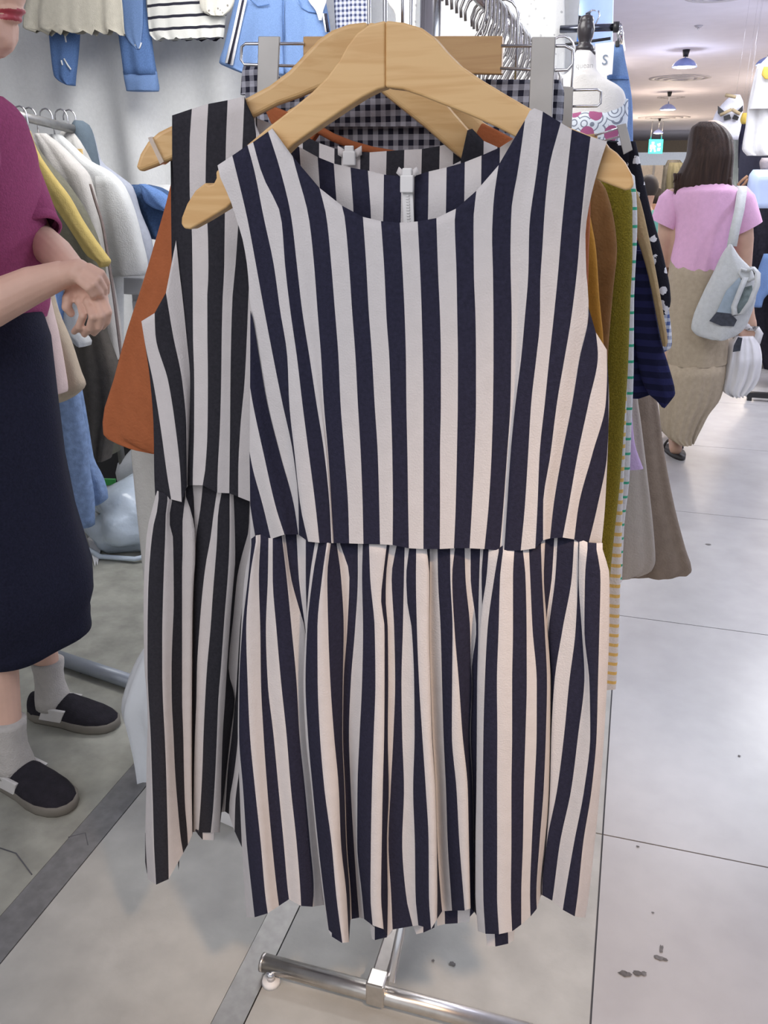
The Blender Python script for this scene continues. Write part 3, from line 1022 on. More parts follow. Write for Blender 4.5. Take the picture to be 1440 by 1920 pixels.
# back panel of the second dress with its zip in the neck
bk = []
for (x, y), c in [((330, 250), 0), ((480, 215), 1), ((620, 180), 0), ((770, 150), 1), ((1000, 60), 0), ((1010, 175), 1)]:
    a = (240+x/4.175, 180+y/4.175)
    bk.append(([a, (a[0]+2, 420), (a[0]+6, 900)], 0, c))
for (x, y), c in [((755, 105), 0), ((893, 172), 1), ((1022, 218), 0), ((1082, 225), 1), ((1240, 245), 0), ((1318, 250), 1)]:
    a = (400+x/4.5, 230+y/4.5)
    bk.append(([a, (a[0]-1, 420), (a[0]-4, 900)], 0, c))
for (x, y), c in [((78, 292), 0), ((182, 285), 1), ((285, 280), 0), ((390, 262), 1), ((470, 240), 0), ((560, 200), 1), ((700, 290), 0), ((860, 370), 1)]:
    a = (700+x/3.1304, 190+y/3.1304)
    bk.append(([a, (a[0]-3, 420), (a[0]-8, 900)], 0, c))
bk.sort(key=lambda q: q[0][0][0])
v, f, fm = panel_cloth(bk, D2, rows=8, sub=2, edge=0.004, side=0, base=0.034)
mobj('back_bodice', v, f, [BLACKN, CREAM2], dress2, fm)
c = D2(655, 297, .028)
bevel(MB().obox(c, (.0062, .002, 0), (0, .002, 0), (0, 0, .007)).obox(c+Vector((0, 0, .009)), (.0045, .0015, 0), (0, .0015, 0), (0, 0, .0035)).build('zip_pull', WHITEP, dress2, False), .001)
for sx in (-1, 1):
    MB().obox(c+Vector((sx*.0085, .002+sx*.003, .006)), (.0034, .001, sx*.002), (0, .001, 0), (0, 0, .0045)).build('zip_end', CREAM2, dress2)
s2 = [
    (V3([(245, 350), (205, 500), (170, 660), (150, 950), (140, 1250), (142, 1650), (148, 1900)])+V4([(150, 200), (160, 500), (152, 800), (148, 1100), (142, 1400), (160, 1780)]), 3.0, 1),
    (V3([(275, 360), (265, 450), (230, 600), (210, 750), (190, 1000), (180, 1250), (175, 1600), (175, 1900)])+V4([(168, 300), (185, 600), (195, 900), (205, 1200), (213, 1500), (230, 1828)]), -.5, 0),
    (V3([(355, 385), (340, 500), (335, 700), (325, 950), (315, 1250), (308, 1600), (308, 1900)])+V4([(285, 300), (300, 600), (312, 900), (320, 1200), (328, 1500), (333, 1782)]), -.8, 1),
    (V3([(395, 385), (370, 550), (405, 720), (410, 1000), (412, 1300), (400, 1600), (392, 1900)])+V4([(358, 300), (372, 600), (385, 900), (408, 1200), (432, 1450), (452, 1568)]), .6, 0),
    (V3([(515, 350), (490, 600), (492, 800), (487, 1000), (487, 1400), (487, 1900)])+V4([(443, 300), (452, 600), (458, 900), (465, 1150), (485, 1400), (490, 1500)]), 2.0, 1),
    (V3([(520, 340), (580, 520), (605, 700), (605, 900), (590, 1100), (580, 1400), (575, 1900)])+V4([(522, 300), (520, 600), (520, 900), (524, 1200), (527, 1420)]), 2.4, 0),
    (V3([(582, 238), (595, 400), (598, 560), (607, 720), (607, 900), (592, 1100), (582, 1400), (577, 1900)])+V4([(524, 300), (522, 600), (522, 900), (526, 1200), (528, 1415)]), 4.2, 1),
    (V3([(672, 245), (655, 420), (625, 620), (610, 730), (608, 900), (594, 1100), (584, 1400), (579, 1900)])+V4([(525, 300), (524, 600), (524, 900), (527, 1200), (529, 1412)]), 4.4, 0),
    (V3([(800, 300), (770, 500), (745, 700), (700, 950), (670, 1200), (645, 1500), (620, 1900)])+V4([(560, 300), (548, 600), (540, 900), (535, 1200), (531, 1395)]), 3.6, 1),
    (V3([(840, 318), (810, 500), (800, 750), (785, 950), (765, 1200), (745, 1500), (710, 1900)])+V4([(632, 300), (618, 600), (608, 900), (592, 1200), (577, 1400)]), 3.0, 0),
    (V3([(915, 330), (915, 600), (910, 850), (895, 1100), (870, 1400), (835, 1900)])+V4([(740, 300), (728, 600), (715, 900), (697, 1200), (677, 1402)]), 2.6, 1),
    (V3([(950, 335), (960, 600), (965, 900), (950, 1100), (925, 1400), (890, 1900)])+V4([(795, 300), (775, 600), (765, 900), (758, 1200), (750, 1400)]), 3.6, 0),
    (V3([(1095, 400), (1088, 620), (1030, 850), (985, 1050), (950, 1400), (905, 1900)])+V4([(872, 300), (838, 600), (805, 900), (778, 1150), (762, 1235)]), 5.5, 1),
    (V3([(1150, 430), (1145, 700), (1090, 900), (1045, 1200), (1010, 1500), (985, 1900)])+V4([(880, 300), (850, 600), (815, 900), (800, 1150), (795, 1230)]), 6.0, 0),
    (V3([(1185, 440), (1180, 700), (1140, 1000), (1095, 1300), (1050, 1600), (1025, 1900)])+V4([(905, 300), (900, 600), (870, 900), (830, 1150), (826, 1250)]), 5.0, 1),
    (V3([(1210, 450), (1205, 700), (1185, 1000), (1155, 1300), (1110, 1600), (1085, 1900)])+V4([(955, 300), (925, 600), (908, 900), (878, 1150), (872, 1390)]), 4.0, 0),
    (V3([(1300, 460), (1290, 900), (1220, 1400), (1180, 1900)])+V4([(1010, 300), (985, 600), (965, 900), (938, 1200), (938, 1535)]), 2.5, 1),
]
x, xb = 540, 500
for k in range(16):
    s2.append(([(x, 946), (lerp(x, xb, .5), 1250), (xb, 1590)], (1.5+1.5*math.sin(k*1.3)), k % 2))
    x += 22
    xb += 27
s2 = [(p, d*.01, c) for p, d, c in s2]
v, f, fm = panel_cloth(s2, D2, rows=30, sub=4, ramp=(0.3, 1.0), edge=0.006, side=0.03, base=0.004, tuck=14)
mobj('front_skirt', v, f, [BLACKN, CREAM2], dress2, fm)
back_panel('back_skirt', 300, 950, 930, 1520, D2, .11, dress2, [BLACKN, CREAM2], 25, .008, -0.03)
quads('hem_facing', [(0, V4([(548, 1380), (612, 1380), (610, 1460), (575, 1420)])), (1, V4([(610, 1385), (705, 1385), (702, 1465), (612, 1460)])),
                     (0, V4([(140, 1400), (165, 1500), (168, 1620), (155, 1740), (140, 1640)])), (0, V4([(395, 1150), (408, 1400), (418, 1600), (412, 1712), (402, 1500)]))], D2, .034, dress2, [BLACKN, CREAM2])
# ============================================================ wooden hangers of the two dresses
def wood_hanger(lab, conv, left, right, d0, d1, hook, strap=None):
    t = thing('wooden_hanger', lab, 'hanger', conv(hook[0], hook[1], (d0+d1)/2), 'wooden hangers of the striped dresses')
    extrude_poly(left, conv, d0, d1, 'arm', WOOD_L, t, .004)
    extrude_poly(right, conv, d0, d1, 'arm', WOOD_R, t, .004)
    m = (d0+d1)/2
    b = conv(hook[0], hook[1]+14, m)
    top = conv(hook[0], hook[1], m)
    zr = 1.435
    pts = [b, top, Vector((top.x, top.y, zr-.03))]
    for k in range(10):
        a = -0.3+k*(PI+0.6)/9
        pts.append(Vector((top.x-.022+.022*math.cos(a), top.y, zr-.012+.022*math.sin(a))))
    MB().tube(pts, .0019, 8).build('hook', CHROME, t)
    return t


L1 = [(722, 38), (690, 46), (668, 62), (650, 86), (636, 112), (612, 145), (585, 172), (545, 205), (500, 240), (455, 278), (425, 303), (404, 322), (405, 334), (400, 344), (391, 347), (385, 342), (366, 357), (350, 382), (340, 408), (339, 420), (345, 429), (356, 430),
      (385, 414), (424, 390), (470, 345), (520, 300), (548, 272), (600, 235), (640, 208), (680, 182), (708, 168), (722, 164)]
R1 = [(722, 38), (757, 42), (790, 52), (814, 70), (836, 96), (862, 122), (900, 148), (950, 178), (1000, 207), (1050, 232), (1100, 252), (1135, 266), (1142, 276), (1156, 286), (1172, 304), (1185, 328), (1189, 345), (1184, 355), (1172, 357),
      (1140, 345), (1100, 330), (1040, 298), (980, 264), (930, 238), (880, 216), (830, 196), (790, 180), (755, 168), (722, 164)]
h1 = wood_hanger('foremost beech coat hanger inside the navy striped dress, rounded tips at both shoulders', D1, L1, R1, .010, .028, (722, 40))
L2 = [(690, 40), (655, 44), (622, 56), (596, 74), (568, 104), (542, 132), (505, 160), (462, 183), (400, 208), (345, 228), (318, 237), (296, 248), (276, 266), (262, 289), (255, 312), (257, 320), (266, 321), (290, 312), (324, 298), (370, 275), (420, 250), (470, 222), (520, 196), (560, 182), (600, 165), (650, 152), (690, 150)]
R2 = [(690, 40), (720, 46), (745, 62), (765, 90), (785, 125), (815, 165), (850, 208), (885, 248), (940, 300), (985, 345), (975, 365), (930, 345), (870, 300), (845, 280), (800, 240), (760, 208), (725, 180), (690, 150)]
h2 = wood_hanger('beech coat hanger with a clear grip band on its left tip, in the black dress', D2, L2, R2, .010, .026, (692, 44))
mb = MB()
pa, pb = D2(281, 262, 0), D2(305, 305, 0)
n2 = D2.n
for off in (.007, .029):
    pass
ring = [D2(277, 258, .006), D2(284, 256, .006), D2(307, 303, .006), D2(300, 308, .006)]
ring2 = [p+n2*.024 for p in ring]
mb.add(ring+ring2, [(0, 1, 2, 3), (7, 6, 5, 4), (0, 4, 5, 1), (1, 5, 6, 2), (2, 6, 7, 3), (3, 7, 4, 0)])
g_ = mb.build('grip_band', CLEAR, h2, False)
g_['label'] = 'clear rubber grip band'

# third hanger, only its right arm shows behind the necks
PL3 = Plane((-1, 1.002), (1, 1.002))
R3 = [(770, 110), (815, 168), (850, 186), (880, 204), (904, 228), (960, 262), (1010, 296), (1000, 312), (950, 292), (896, 258), (850, 228), (800, 190), (765, 150)]
L3 = [(770, 110), (720, 130), (660, 150), (590, 178), (540, 205), (500, 235), (510, 250), (560, 226), (620, 200), (690, 178), (765, 150)]
t = wood_hanger('brown shaded wooden hanger behind the two dresses, holding the rust coloured top', PL3, L3, R3, .0, .012, (770, 112))

# ============================================================ the rack
RX = -0.235
rack = thing('clothes_rack', 'chrome clothes rack with tubular foot carrying the striped dresses', 'rack', (-.27, .91, 0))
CHW = mat('chrome_worn_foot', (0.62, 0.59, 0.55), 0.3, 1.0, 0.08, 60)
a, b = G(492, 1806, .022), G(960, 1930, .022)
yb_ = (a.y+b.y)/2
MB().tube([(a.x, yb_, .024), (b.x+.03, yb_, .024)], .0145, 18).build('foot_tube', CHW, rack)
MB().tube([(a.x-.001, yb_, .024), (a.x+.004, yb_, .024)], .0148, 18).build('end_cap', CHW, rack)
PX, PY = -.268, 1.115
bar_a, bar_b = Vector((-.272, yb_-.012, .045)), Vector((PX, PY, .075))
bd = (bar_b-bar_a).normalized()
bs = bd.cross(Vector((0, 0, 1))).normalized()
bu = bs.cross(bd)
bevel(MB().obox((bar_a+bar_b)/2, bd*(bar_b-bar_a).length/2, bs*.0125, bu*.008).build('base_bar', CHW, rack, False), .003)
bevel(MB().box((-.287, yb_-.016, .012), (-.257, yb_+.016, .058)).build('bar_clamp', CHW, rack, False), .003)
MB().tube([Vector((-.252, yb_+.004, .05)), Vector((PX+.016, PY, .20))], .0075, 14).build('brace_tube', CHROME, rack)
MB().tube([(PX, PY, .0), (PX, PY, 1.56)], .0125, 20).build('post', CHROME, rack)
MB().tube([(PX, PY, 1.444), (RX, PY, 1.444)], .012, 12).build('rail_bracket', CHROME, rack)
MB().tube([(RX, .66, 1.444), (RX, 2.52, 1.444)], .009, 14).build('rail', CHROME, rack)
c = G(508, 1832, .012)
MB().tube([c+Vector((0, 0, -.012)), c+Vector((0, 0, -.004))], [.016, .014], 14).build('levelling_foot', WHITEP, rack)
MB().tube([c+Vector((0, 0, -.004)), c+Vector((0, 0, .012))], [.007, .007], 10).build('foot_screw', CHROME, rack)

# ============================================================ clip hanger with wooden bar
def clip_hanger(lab, Y, bar, clips, loops, tilt=0, barm=WOOD_B):
    pl = Plane((-1, Y), (1, Y))
    cx = sum(q[0] for q in bar)/4
    t = thing('clip_hanger', lab, 'hanger', pl(cx, max(q[1] for q in bar)), 'skirt hangers with metal clips')
    if bar:
        extrude_poly(bar, pl, 0, .012, 'bar', barm, t, .0015)
    for q in clips:
        cl = extrude_poly(q, pl, -.010, -.006, 'clip', CLIPM, t, .001)
        q2 = [(lerp(x, sum(a[0] for a in q)/4, .12), y) for x, y in q]
        m2 = extrude_poly(q2, pl, .002, .005, 'clip_jaw', CLIPM, cl, .001)
    for q in loops:
        MB().tube([pl(x, y, -.002) for x, y in q], .0017, 8).build('wire_loop', CHROME, t)
    top = pl(cx, min(q[1] for q in bar), .006)
    pts = [top, Vector((top.x, top.y, 1.41))]
    for k in range(10):
        a = -0.3+k*(PI+0.6)/9
        pts.append(Vector((top.x-.022+.022*math.cos(a), top.y, 1.423+.022*math.sin(a))))
    MB().tube(pts, .0019, 8).build('hook', CHROME, t)
    return t


clip_hanger('clip hanger with a wide wooden bar and two grey metal clips behind the coat hangers', 1.04,
            [(568, 68), (942, 67), (940, 139), (568, 134)],
            [[(484, 68), (524, 68), (519, 182), (481, 182)], [(997, 69), (1042, 69), (1030, 330), (986, 330)]],
            [[(570, 82), (460, 82), (453, 88), (452, 112), (458, 121), (560, 124)], [(940, 86), (1060, 86), (1074, 94), (1074, 120), (1064, 131), (1040, 132), (938, 128)]])
clip_hanger('clip hanger with a broad grey clip and wire loop in front of the mannequin', 1.28,
            [(900, 168), (1030, 168), (1030, 200), (900, 200)],
            [[(1046, 161), (1075, 163), (1072, 240), (1044, 240)]],
            [[(1028, 170), (1120, 168), (1127, 172), (1126, 194), (1120, 199), (1028, 200)]])
clip_hanger('clip hanger with a tilted dark clip above the black flowered blouse', 1.62,
            [(1010, 262), (1120, 250), (1120, 268), (1010, 280)],
            [[(1156, 235), (1174, 231), (1186, 281), (1169, 290)]],
            [[(1115, 254), (1160, 240), (1162, 256), (1118, 268)]])

# chrome hooks of the many hangers further along the rail
hk = None
rh = random.Random(5)
NH = 30
for i in range(NH):
    y = 1.15+i*.030+(0 if i < 14 else (i-14)*.012)
    lab = 'chrome hanger hook in the dense row of hooks along the rack rail'
    t = thing('wire_hanger', lab, 'hanger', (RX, y, 1.33), 'chrome hangers packed on the rack rail')
    sw = rh.uniform(-.35, .35)
    ca, sa = math.cos(sw), math.sin(sw)

    def R_(dx, z):
        return Vector((RX+dx*ca, y+dx*sa, z))
    pts = [R_(0, 1.335), R_(.001, 1.355), R_(.012, 1.375), R_(.023, 1.392), R_(.028, 1.41)]
    for k in range(9):
        a = -0.2+k*(PI+0.5)/8
        pts.append(R_(.028*math.cos(a), 1.43+.026*math.sin(a)))
    MB().tube(pts, .0021, 7).build('hook', HOOKM, t)
    MB().tube([R_(-.05, 1.322), R_(-.03, 1.331), R_(0, 1.337), R_(.03, 1.331), R_(.05, 1.322)], .003, 7).build('shoulder_bar', HOOKM, t)

# ============================================================ garments hanging on the rack behind the dresses
GING = pattern('dark_gingham', 'gingham', (0.46, 0.46, 0.52), (0.022, 0.022, 0.038), .0128, .5)
RUST = cloth('rust_cloth', (0.40, 0.125, 0.05), 0.06)
RUST2 = cloth('amber_cloth', (0.50, 0.24, 0.04), 0.06)
BROWN = cloth('brown_cloth', (0.24, 0.12, 0.045), 0.12)
OLIVE = cloth('olive_knit', (0.245, 0.195, 0.022), 0.25, 0.8, 500, vscale=400)
GREENST = pattern('white_green_stripe', 'stripe', (0.70, 0.70, 0.72), (0.06, 0.42, 0.26), .0245, .17)
YELLST = pattern('white_yellow_stripe', 'stripe', (0.70, 0.69, 0.70), (0.72, 0.50, 0.17), .0185, .33)
NAVYK = pattern('navy_rib_knit', 'stripe', (0.012, 0.013, 0.045), (0.022, 0.024, 0.09), .02, .5)
TAN = cloth('tan_cloth', (0.42, 0.30, 0.16), 0.06)
BEIGE = cloth('beige_cloth', (0.50, 0.44, 0.39), 0.04)
TAUPE = cloth('taupe_cloth', (0.30, 0.235, 0.185), 0.10)
LILAC = cloth('lilac_cloth', (0.58, 0.42, 0.66), 0.04)
FLOW = pattern('black_flower_print', 'flowers', (0.012, 0.011, 0.018), (0.68, 0.66, 0.68), .021, .62)
BGING = pattern('blue_gingham', 'gingham', (0.72, 0.74, 0.80), (0.09, 0.13, 0.30), .014, .5)
REDST = pattern('red_white_stripe', 'stripe', (0.75, 0.70, 0.68), (0.55, 0.10, 0.06), .024, .5)
GREYB = cloth('pale_grey_cloth', (0.50, 0.49, 0.46), 0.04)

def neck(Y, *rest):
    """neck and shoulders of a garment whose hanger sits on the rail at depth Y"""
    v = Vector((RX, Y, 1.312))-CP
    k = v.dot(FW)
    cx_, cy_ = 720+FPX*v.dot(RT)/k, 960-FPX*v.dot(UP)/k
    return [(cy_, cx_-16, cx_+16), (cy_+16, cx_-55, cx_+50)]+[r for r in rest if r[0] > cy_+30]


t = thing('rust_blouse', 'rust orange blouse with a long loose sleeve showing left of the black striped dress', 'blouse', P(560, 850, 1.02))
PR = Plane((-1, .992), (1, .992))
garment('body', None, None, [(318, 560, 950), (345, 530, 1050), (450, 480, 1065), (640, 470, 1060), (760, 480, 1050)], 1.008, RUST, parent=t, th=.016, folds=3, amp=.004)
MB().tube([PR(x, y) for x, y in ((560, 215), (598, 243), (625, 258), (660, 272), (700, 283), (740, 290), (800, 290))], .0045, 10).build('neckband', RUST, t)
extrude_poly([(496, 206), (512, 200), (532, 208), (560, 216), (598, 244), (560, 300), (520, 260)], PR, .004, .018, 'shoulder', RUST, t, .002)
extrude_poly([(893, 248), (903, 230), (930, 243), (965, 262), (990, 285), (960, 310), (899, 290)], PR, .004, .018, 'shoulder', RUST, t, .002)
garment('sleeve', None, None, [(300, 332, 420), (345, 324, 430), (450, 296, 440), (520, 276, 440), (620, 243, 440), (710, 218, 440), (788, 197, 440), (812, 198, 440), (838, 245, 440), (848, 290, 440)], .99, RUST, parent=t, th=.022, folds=2, amp=.006, seed=4)
garment('sleeve', None, None, [(335, 1060, 1106), (400, 1050, 1107), (470, 1050, 1104), (560, 1050, 1102)], 1.008, RUST, parent=t, th=.014, folds=2, amp=.002)

t = thing('gingham_shirt', 'dark navy and white gingham shirt on the rack, its collar seen through the dress necks', 'shirt', P(760, 900, 1.11))
garment('body', None, None, [(150, 470, 1050), (175, 460, 1058), (230, 470, 1054), (330, 480, 1050), (600, 490, 1040), (820, 500, 1030)], 1.078, GING, parent=t, th=.018, folds=5, amp=.004)
garment('collar', None, None, [(150, 620, 860), (172, 600, 870), (200, 590, 880), (238, 600, 880)], 1.058, GING, parent=t, th=.010, folds=2, amp=.002)
garment('shoulder', None, None, [(124, 457, 500), (140, 455, 520), (178, 452, 540)], 1.085, GING, parent=t, th=.012, folds=1, amp=.001)
garment('shoulder', None, None, [(150, 1036, 1046), (165, 1020, 1055), (200, 1000, 1057), (226, 1000, 1055)], 1.085, GING, parent=t, th=.012, folds=1, amp=.001)

garment('amber_blouse', 'amber yellow blouse, a narrow strip between the striped dress and the brown one', 'blouse', neck(1.155)+[(330, 1000, 1096), (400, 960, 1106), (470, 950, 1118), (560, 950, 1124), (650, 950, 1132), (760, 950, 1130)], 1.155, RUST2, th=.014, folds=2, amp=.003)
garment('brown_dress', 'dark brown knitted dress right of the amber strip, under the hanger tip', 'dress', neck(1.195)+[(338, 1040, 1124), (360, 1000, 1138), (430, 970, 1154), (470, 960, 1157), (540, 960, 1150), (700, 960, 1138), (900, 960, 1132), (980, 960, 1128)], 1.195, BROWN, th=.018, folds=2, amp=.003)
garment('olive_sweater', 'olive green rib knit dress hanging between the brown dress and white striped ones', 'dress', neck(1.24)+[(335, 1060, 1160), (345, 1040, 1180), (380, 1000, 1186), (480, 985, 1186), (560, 985, 1182), (680, 985, 1178), (800, 985, 1170), (900, 985, 1163), (1000, 985, 1152), (1090, 985, 1143), (1150, 985, 1138)], 1.24, OLIVE, th=.02, folds=3, amp=.003)
garment('yellow_striped_dress', 'long white dress with thin yellow stripes below the olive one', 'dress', neck(1.29, (330, 1060, 1176))+[(560, 1000, 1178), (700, 1000, 1176), (850, 1000, 1172), (930, 1000, 1168), (1000, 1000, 1166), (1100, 1000, 1163), (1200, 1000, 1160), (1290, 1000, 1155)], 1.29, YELLST, th=.012, folds=2, amp=.002)
garment('green_striped_dress', 'white dress with thin green stripes edging the olive one', 'dress', neck(1.325)+[(330, 1060, 1190), (420, 1030, 1195), (560, 1010, 1189), (700, 1010, 1188), (800, 1010, 1184), (900, 1010, 1180), (980, 1010, 1171), (1090, 1010, 1166)], 1.325, GREENST, th=.012, folds=2, amp=.002)
garment('red_striped_top', 'red and white striped top, a sliver beside the olive dress', 'top', neck(1.36)+[(390, 1100, 1186), (398, 1080, 1187), (430, 1070, 1193), (450, 1070, 1195)], 1.36, REDST, th=.012, folds=1, amp=.001)
t = thing('navy_sweater', 'navy ribbed sweater with its sleeve hanging to a pointed cuff', 'sweater', P(1190, 760, 1.40))
garment('body', None, None, neck(1.42)+[(420, 1100, 1196), (500, 1090, 1206), (580, 1090, 1215), (660, 1090, 1224), (735, 1090, 1226), (746, 1090, 1200)], 1.42, NAVYK, parent=t, th=.014, folds=2, amp=.003)
garment('sleeve', None, None, [(470, 1180, 1208), (560, 1180, 1225), (640, 1190, 1240), (700, 1200, 1258), (737, 1215, 1266), (750, 1230, 1258), (761, 1240, 1248)], 1.40, NAVYK, parent=t, th=.014, folds=1, amp=.002)
garment('lilac_dress', 'lilac dress, a small patch between the striped dress and beige skirt', 'dress', neck(1.46, (440, 1080, 1176))+[(760, 1120, 1184), (830, 1120, 1190), (870, 1120, 1203), (878, 1120, 1206)], 1.46, LILAC, th=.012, folds=1, amp=.001)
garment('beige_skirt', 'pale beige flared skirt hanging low on the rack', 'skirt', neck(1.51, (430, 1100, 1176))+[(730, 1120, 1194), (800, 1120, 1203), (900, 1110, 1215), (1000, 1100, 1226), (1050, 1100, 1229), (1068, 1105, 1222), (1078, 1120, 1200)], 1.51, BEIGE, th=.02, folds=2, amp=.004)
garment('taupe_skirt', 'taupe brown flared skirt, rightmost and lowest on the rack', 'skirt', neck(1.56, (430, 1110, 1178))+[(730, 1150, 1228), (760, 1150, 1234), (850, 1150, 1246), (950, 1150, 1265), (1030, 1150, 1286), (1068, 1150, 1297), (1076, 1160, 1290)], 1.56, TAUPE, th=.024, folds=2, amp=.004)
t = thing('tan_blouse', 'tan blouse with a long narrow sleeve over the navy sweater', 'blouse', P(1220, 640, 1.385))
garment('body', None, None, neck(1.388)+[(320, 1080, 1172), (420, 1080, 1180), (600, 1080, 1180)], 1.388, TAN, parent=t, th=.008, folds=2, amp=.002)
garment('sleeve', None, None, [(352, 1165, 1192), (380, 1160, 1202), (450, 1195, 1218), (520, 1216, 1232), (600, 1232, 1246), (640, 1240, 1252), (648, 1242, 1250)], 1.385, TAN, parent=t, th=.010, folds=1, amp=.001)
t = thing('flowered_blouse', 'black blouse printed with small white flowers beside the pink shirted woman', 'blouse', P(1230, 590, 1.7))
garment('body', None, None, neck(1.72)+[(268, 1120, 1186), (290, 1110, 1196), (340, 1120, 1204), (420, 1140, 1220), (500, 1150, 1235)], 1.72, FLOW, parent=t, th=.014, folds=2, amp=.003)
garment('sleeve', None, None, [(265, 1180, 1192), (330, 1178, 1206), (400, 1186, 1222), (480, 1200, 1244), (560, 1222, 1258), (575, 1230, 1256), (588, 1236, 1250)], 1.69, FLOW, parent=t, th=.016, folds=1, amp=.002)
garment('blue_gingham_shirt', 'blue and white gingham shirt, a strip below the flowered blouse', 'shirt', neck(1.78)+[(300, 1130, 1180), (400, 1150, 1205), (540, 1190, 1248), (580, 1200, 1254), (640, 1215, 1260), (652, 1220, 1258), (660, 1228, 1244)], 1.78, BGING, th=.012, folds=1, amp=.001)
garment('grey_skirt', 'pale grey long skirt showing low at left behind the black striped dress', 'skirt', [(760, 250, 420), (830, 246, 425), (900, 252, 430), (1000, 262, 440), (1080, 270, 440), (1150, 276, 440), (1200, 280, 440)], 1.10, GREYB, th=.016, folds=2, amp=.003)
# ============================================================ curtain and clothes on the back wall of the stall
CURT = cloth('white_curtain', (0.80, 0.81, 0.81), 0.03, 0.2, 120)
YW = 3.7
x0, x1 = P(-120, 300, YW).x, P(1066, 300, YW).x
nx = 260
vs, fs = [], []
rc = random.Random(2)
fold = [(rc.uniform(3, 26), rc.uniform(0, 6.28), rc.uniform(.4, 1)) for _ in range(7)]
zz_ = [0.02, 0.5, 1.0, 1.5, 2.0, 2.34]
for layer in (0, .004):
    for z in zz_:
        for i in range(nx+1):
            x = lerp(x0, x1, i/nx)
            y = YW + .026*sum(a*math.sin(f_*x+p+.15*z*f_*.2) for f_, p, a in fold)*(0.5+.5*(1-z/2.4))
            vs.append((x, y+layer, z))
nn = nx+1
for L in range(2):
    o_ = L*nn*len(zz_)
    for r in range(len(zz_)-1):
        for i in range(nx):
            a = o_+r*nn+i
            fs.append((a, a+1, a+nn+1, a+nn) if L == 0 else (a+nn, a+nn+1, a+1, a))
t = thing('white_curtain', 'white cloth curtain covering the back wall of the stall', 'curtain', ((x0+x1)/2, YW, 0))
mobj('cloth_drape', vs, fs, CURT, t)
MB().tube([(x0-.05, YW+.03, 2.325), (x1+.03, YW+.03, 2.325)], .012, 12).build('curtain_rail', CHROME, t)

DENIM = cloth('mid_denim', (0.105, 0.19, 0.40), 0.18, 0.5, 400, vscale=240)
DENIML = cloth('light_denim', (0.165, 0.265, 0.49), 0.10, 0.5, 400, vscale=260)
DENIMD = cloth('dark_denim', (0.045, 0.085, 0.18), 0.25, 0.5, 400, vscale=120)
LINEN = cloth('linen_beige', (0.55, 0.52, 0.44), 0.05)
TEEST = pattern('white_black_stripe', 'stripe', (0.76, 0.76, 0.72), (0.03, 0.03, 0.045), .043, .24)
FLORB = pattern('cream_flower_print', 'dots', (0.74, 0.72, 0.64), (0.28, 0.26, 0.24), .022, .22)
EYE = pattern('white_eyelet', 'dots', (0.74, 0.74, 0.72), (0.46, 0.46, 0.46), .022, .22)
SGING = pattern('small_gingham', 'gingham', (0.55, 0.58, 0.68), (0.045, 0.055, 0.12), .017, .5)
WHITEC = cloth('white_cloth', (0.78, 0.79, 0.80), 0.02)
Yb = 3.52
t = thing('ripped_jeans', 'ripped blue jeans with frayed cuffs hanging on the curtain under the beige top', 'jeans', P(190, 172, Yb))
garment('leg', None, None, [(-120, 80, 165), (20, 86, 151), (60, 93, 149), (110, 98, 145), (142, 103, 141), (152, 112, 140), (160, 128, 138)], Yb, DENIM, parent=t, th=.03, folds=1, amp=.006, cap='both')
garment('leg', None, None, [(-120, 200, 290), (0, 221, 272), (60, 223, 282), (100, 228, 287), (140, 233, 294)], Yb, DENIM, parent=t, th=.03, folds=1, amp=.006, cap='both')
garment('ripped_panel', None, None, [(-100, 220, 265), (0, 222, 268), (40, 226, 268), (75, 240, 265), (92, 255, 262)], Yb-.035, DENIML, parent=t, th=.004, folds=1, amp=.002)
garment('cuff', None, None, [(134, 231, 294), (150, 235, 295), (165, 238, 297), (171, 239, 296)], Yb, DENIML, parent=t, th=.036, folds=1, amp=.003, cap='both')
for pts in ([(117, 55), (122, 68), (124, 79)], [(115, 113), (117, 122)], [(120, 110), (127, 122), (133, 130)], [(253, 84), (262, 90), (265, 80)]):
    MB().tube([P(x, y, Yb-.036) for x, y in pts], .0035, 5).build('frayed_thread', WHITEC, t)
garment('linen_blouse', 'beige linen blouse with wavy hem at the top left of the curtain', 'blouse', [(-130, 70, 205), (0, 50, 228), (35, 46, 231), (52, 46, 232), (62, 70, 233)], Yb-.10, LINEN, th=.02, folds=6, amp=.014, wave=5)
garment('striped_tee', 'white tee with thin black stripes hanging on the curtain', 'tee', [(-130, 268, 432), (0, 276, 428), (40, 278, 422), (64, 281, 420), (74, 290, 418)], Yb-.03, TEEST, th=.02, folds=5, amp=.007, wave=3)
garment('flower_scarf', 'small cream scarf with dark dots at the top edge beside the striped tee', 'scarf', [(-120, 370, 450), (0, 374, 442), (20, 377, 432), (30, 395, 420)], Yb-.07, FLORB, th=.012, folds=3, amp=.004)
t = thing('denim_shorts', 'blue denim shorts with white and black side stripes hanging on the curtain', 'shorts', P(515, 150, Yb-.1))
garment('leg', None, None, [(-90, 455, 535), (0, 441, 532), (40, 432, 533), (90, 420, 533), (118, 412, 535), (128, 430, 535), (140, 460, 535)], Yb-.10, DENIML, parent=t, th=.035, folds=2, amp=.005, cap='both')
garment('leg', None, None, [(-90, 528, 600), (0, 530, 610), (40, 531, 617), (90, 532, 622), (130, 533, 626), (145, 540, 624)], Yb-.10, DENIML, parent=t, th=.035, folds=2, amp=.005, cap='both')
MWHITE, MBLACK = cloth('white_tape', (0.80, 0.80, 0.82)), cloth('black_tape', (0.03, 0.03, 0.05))
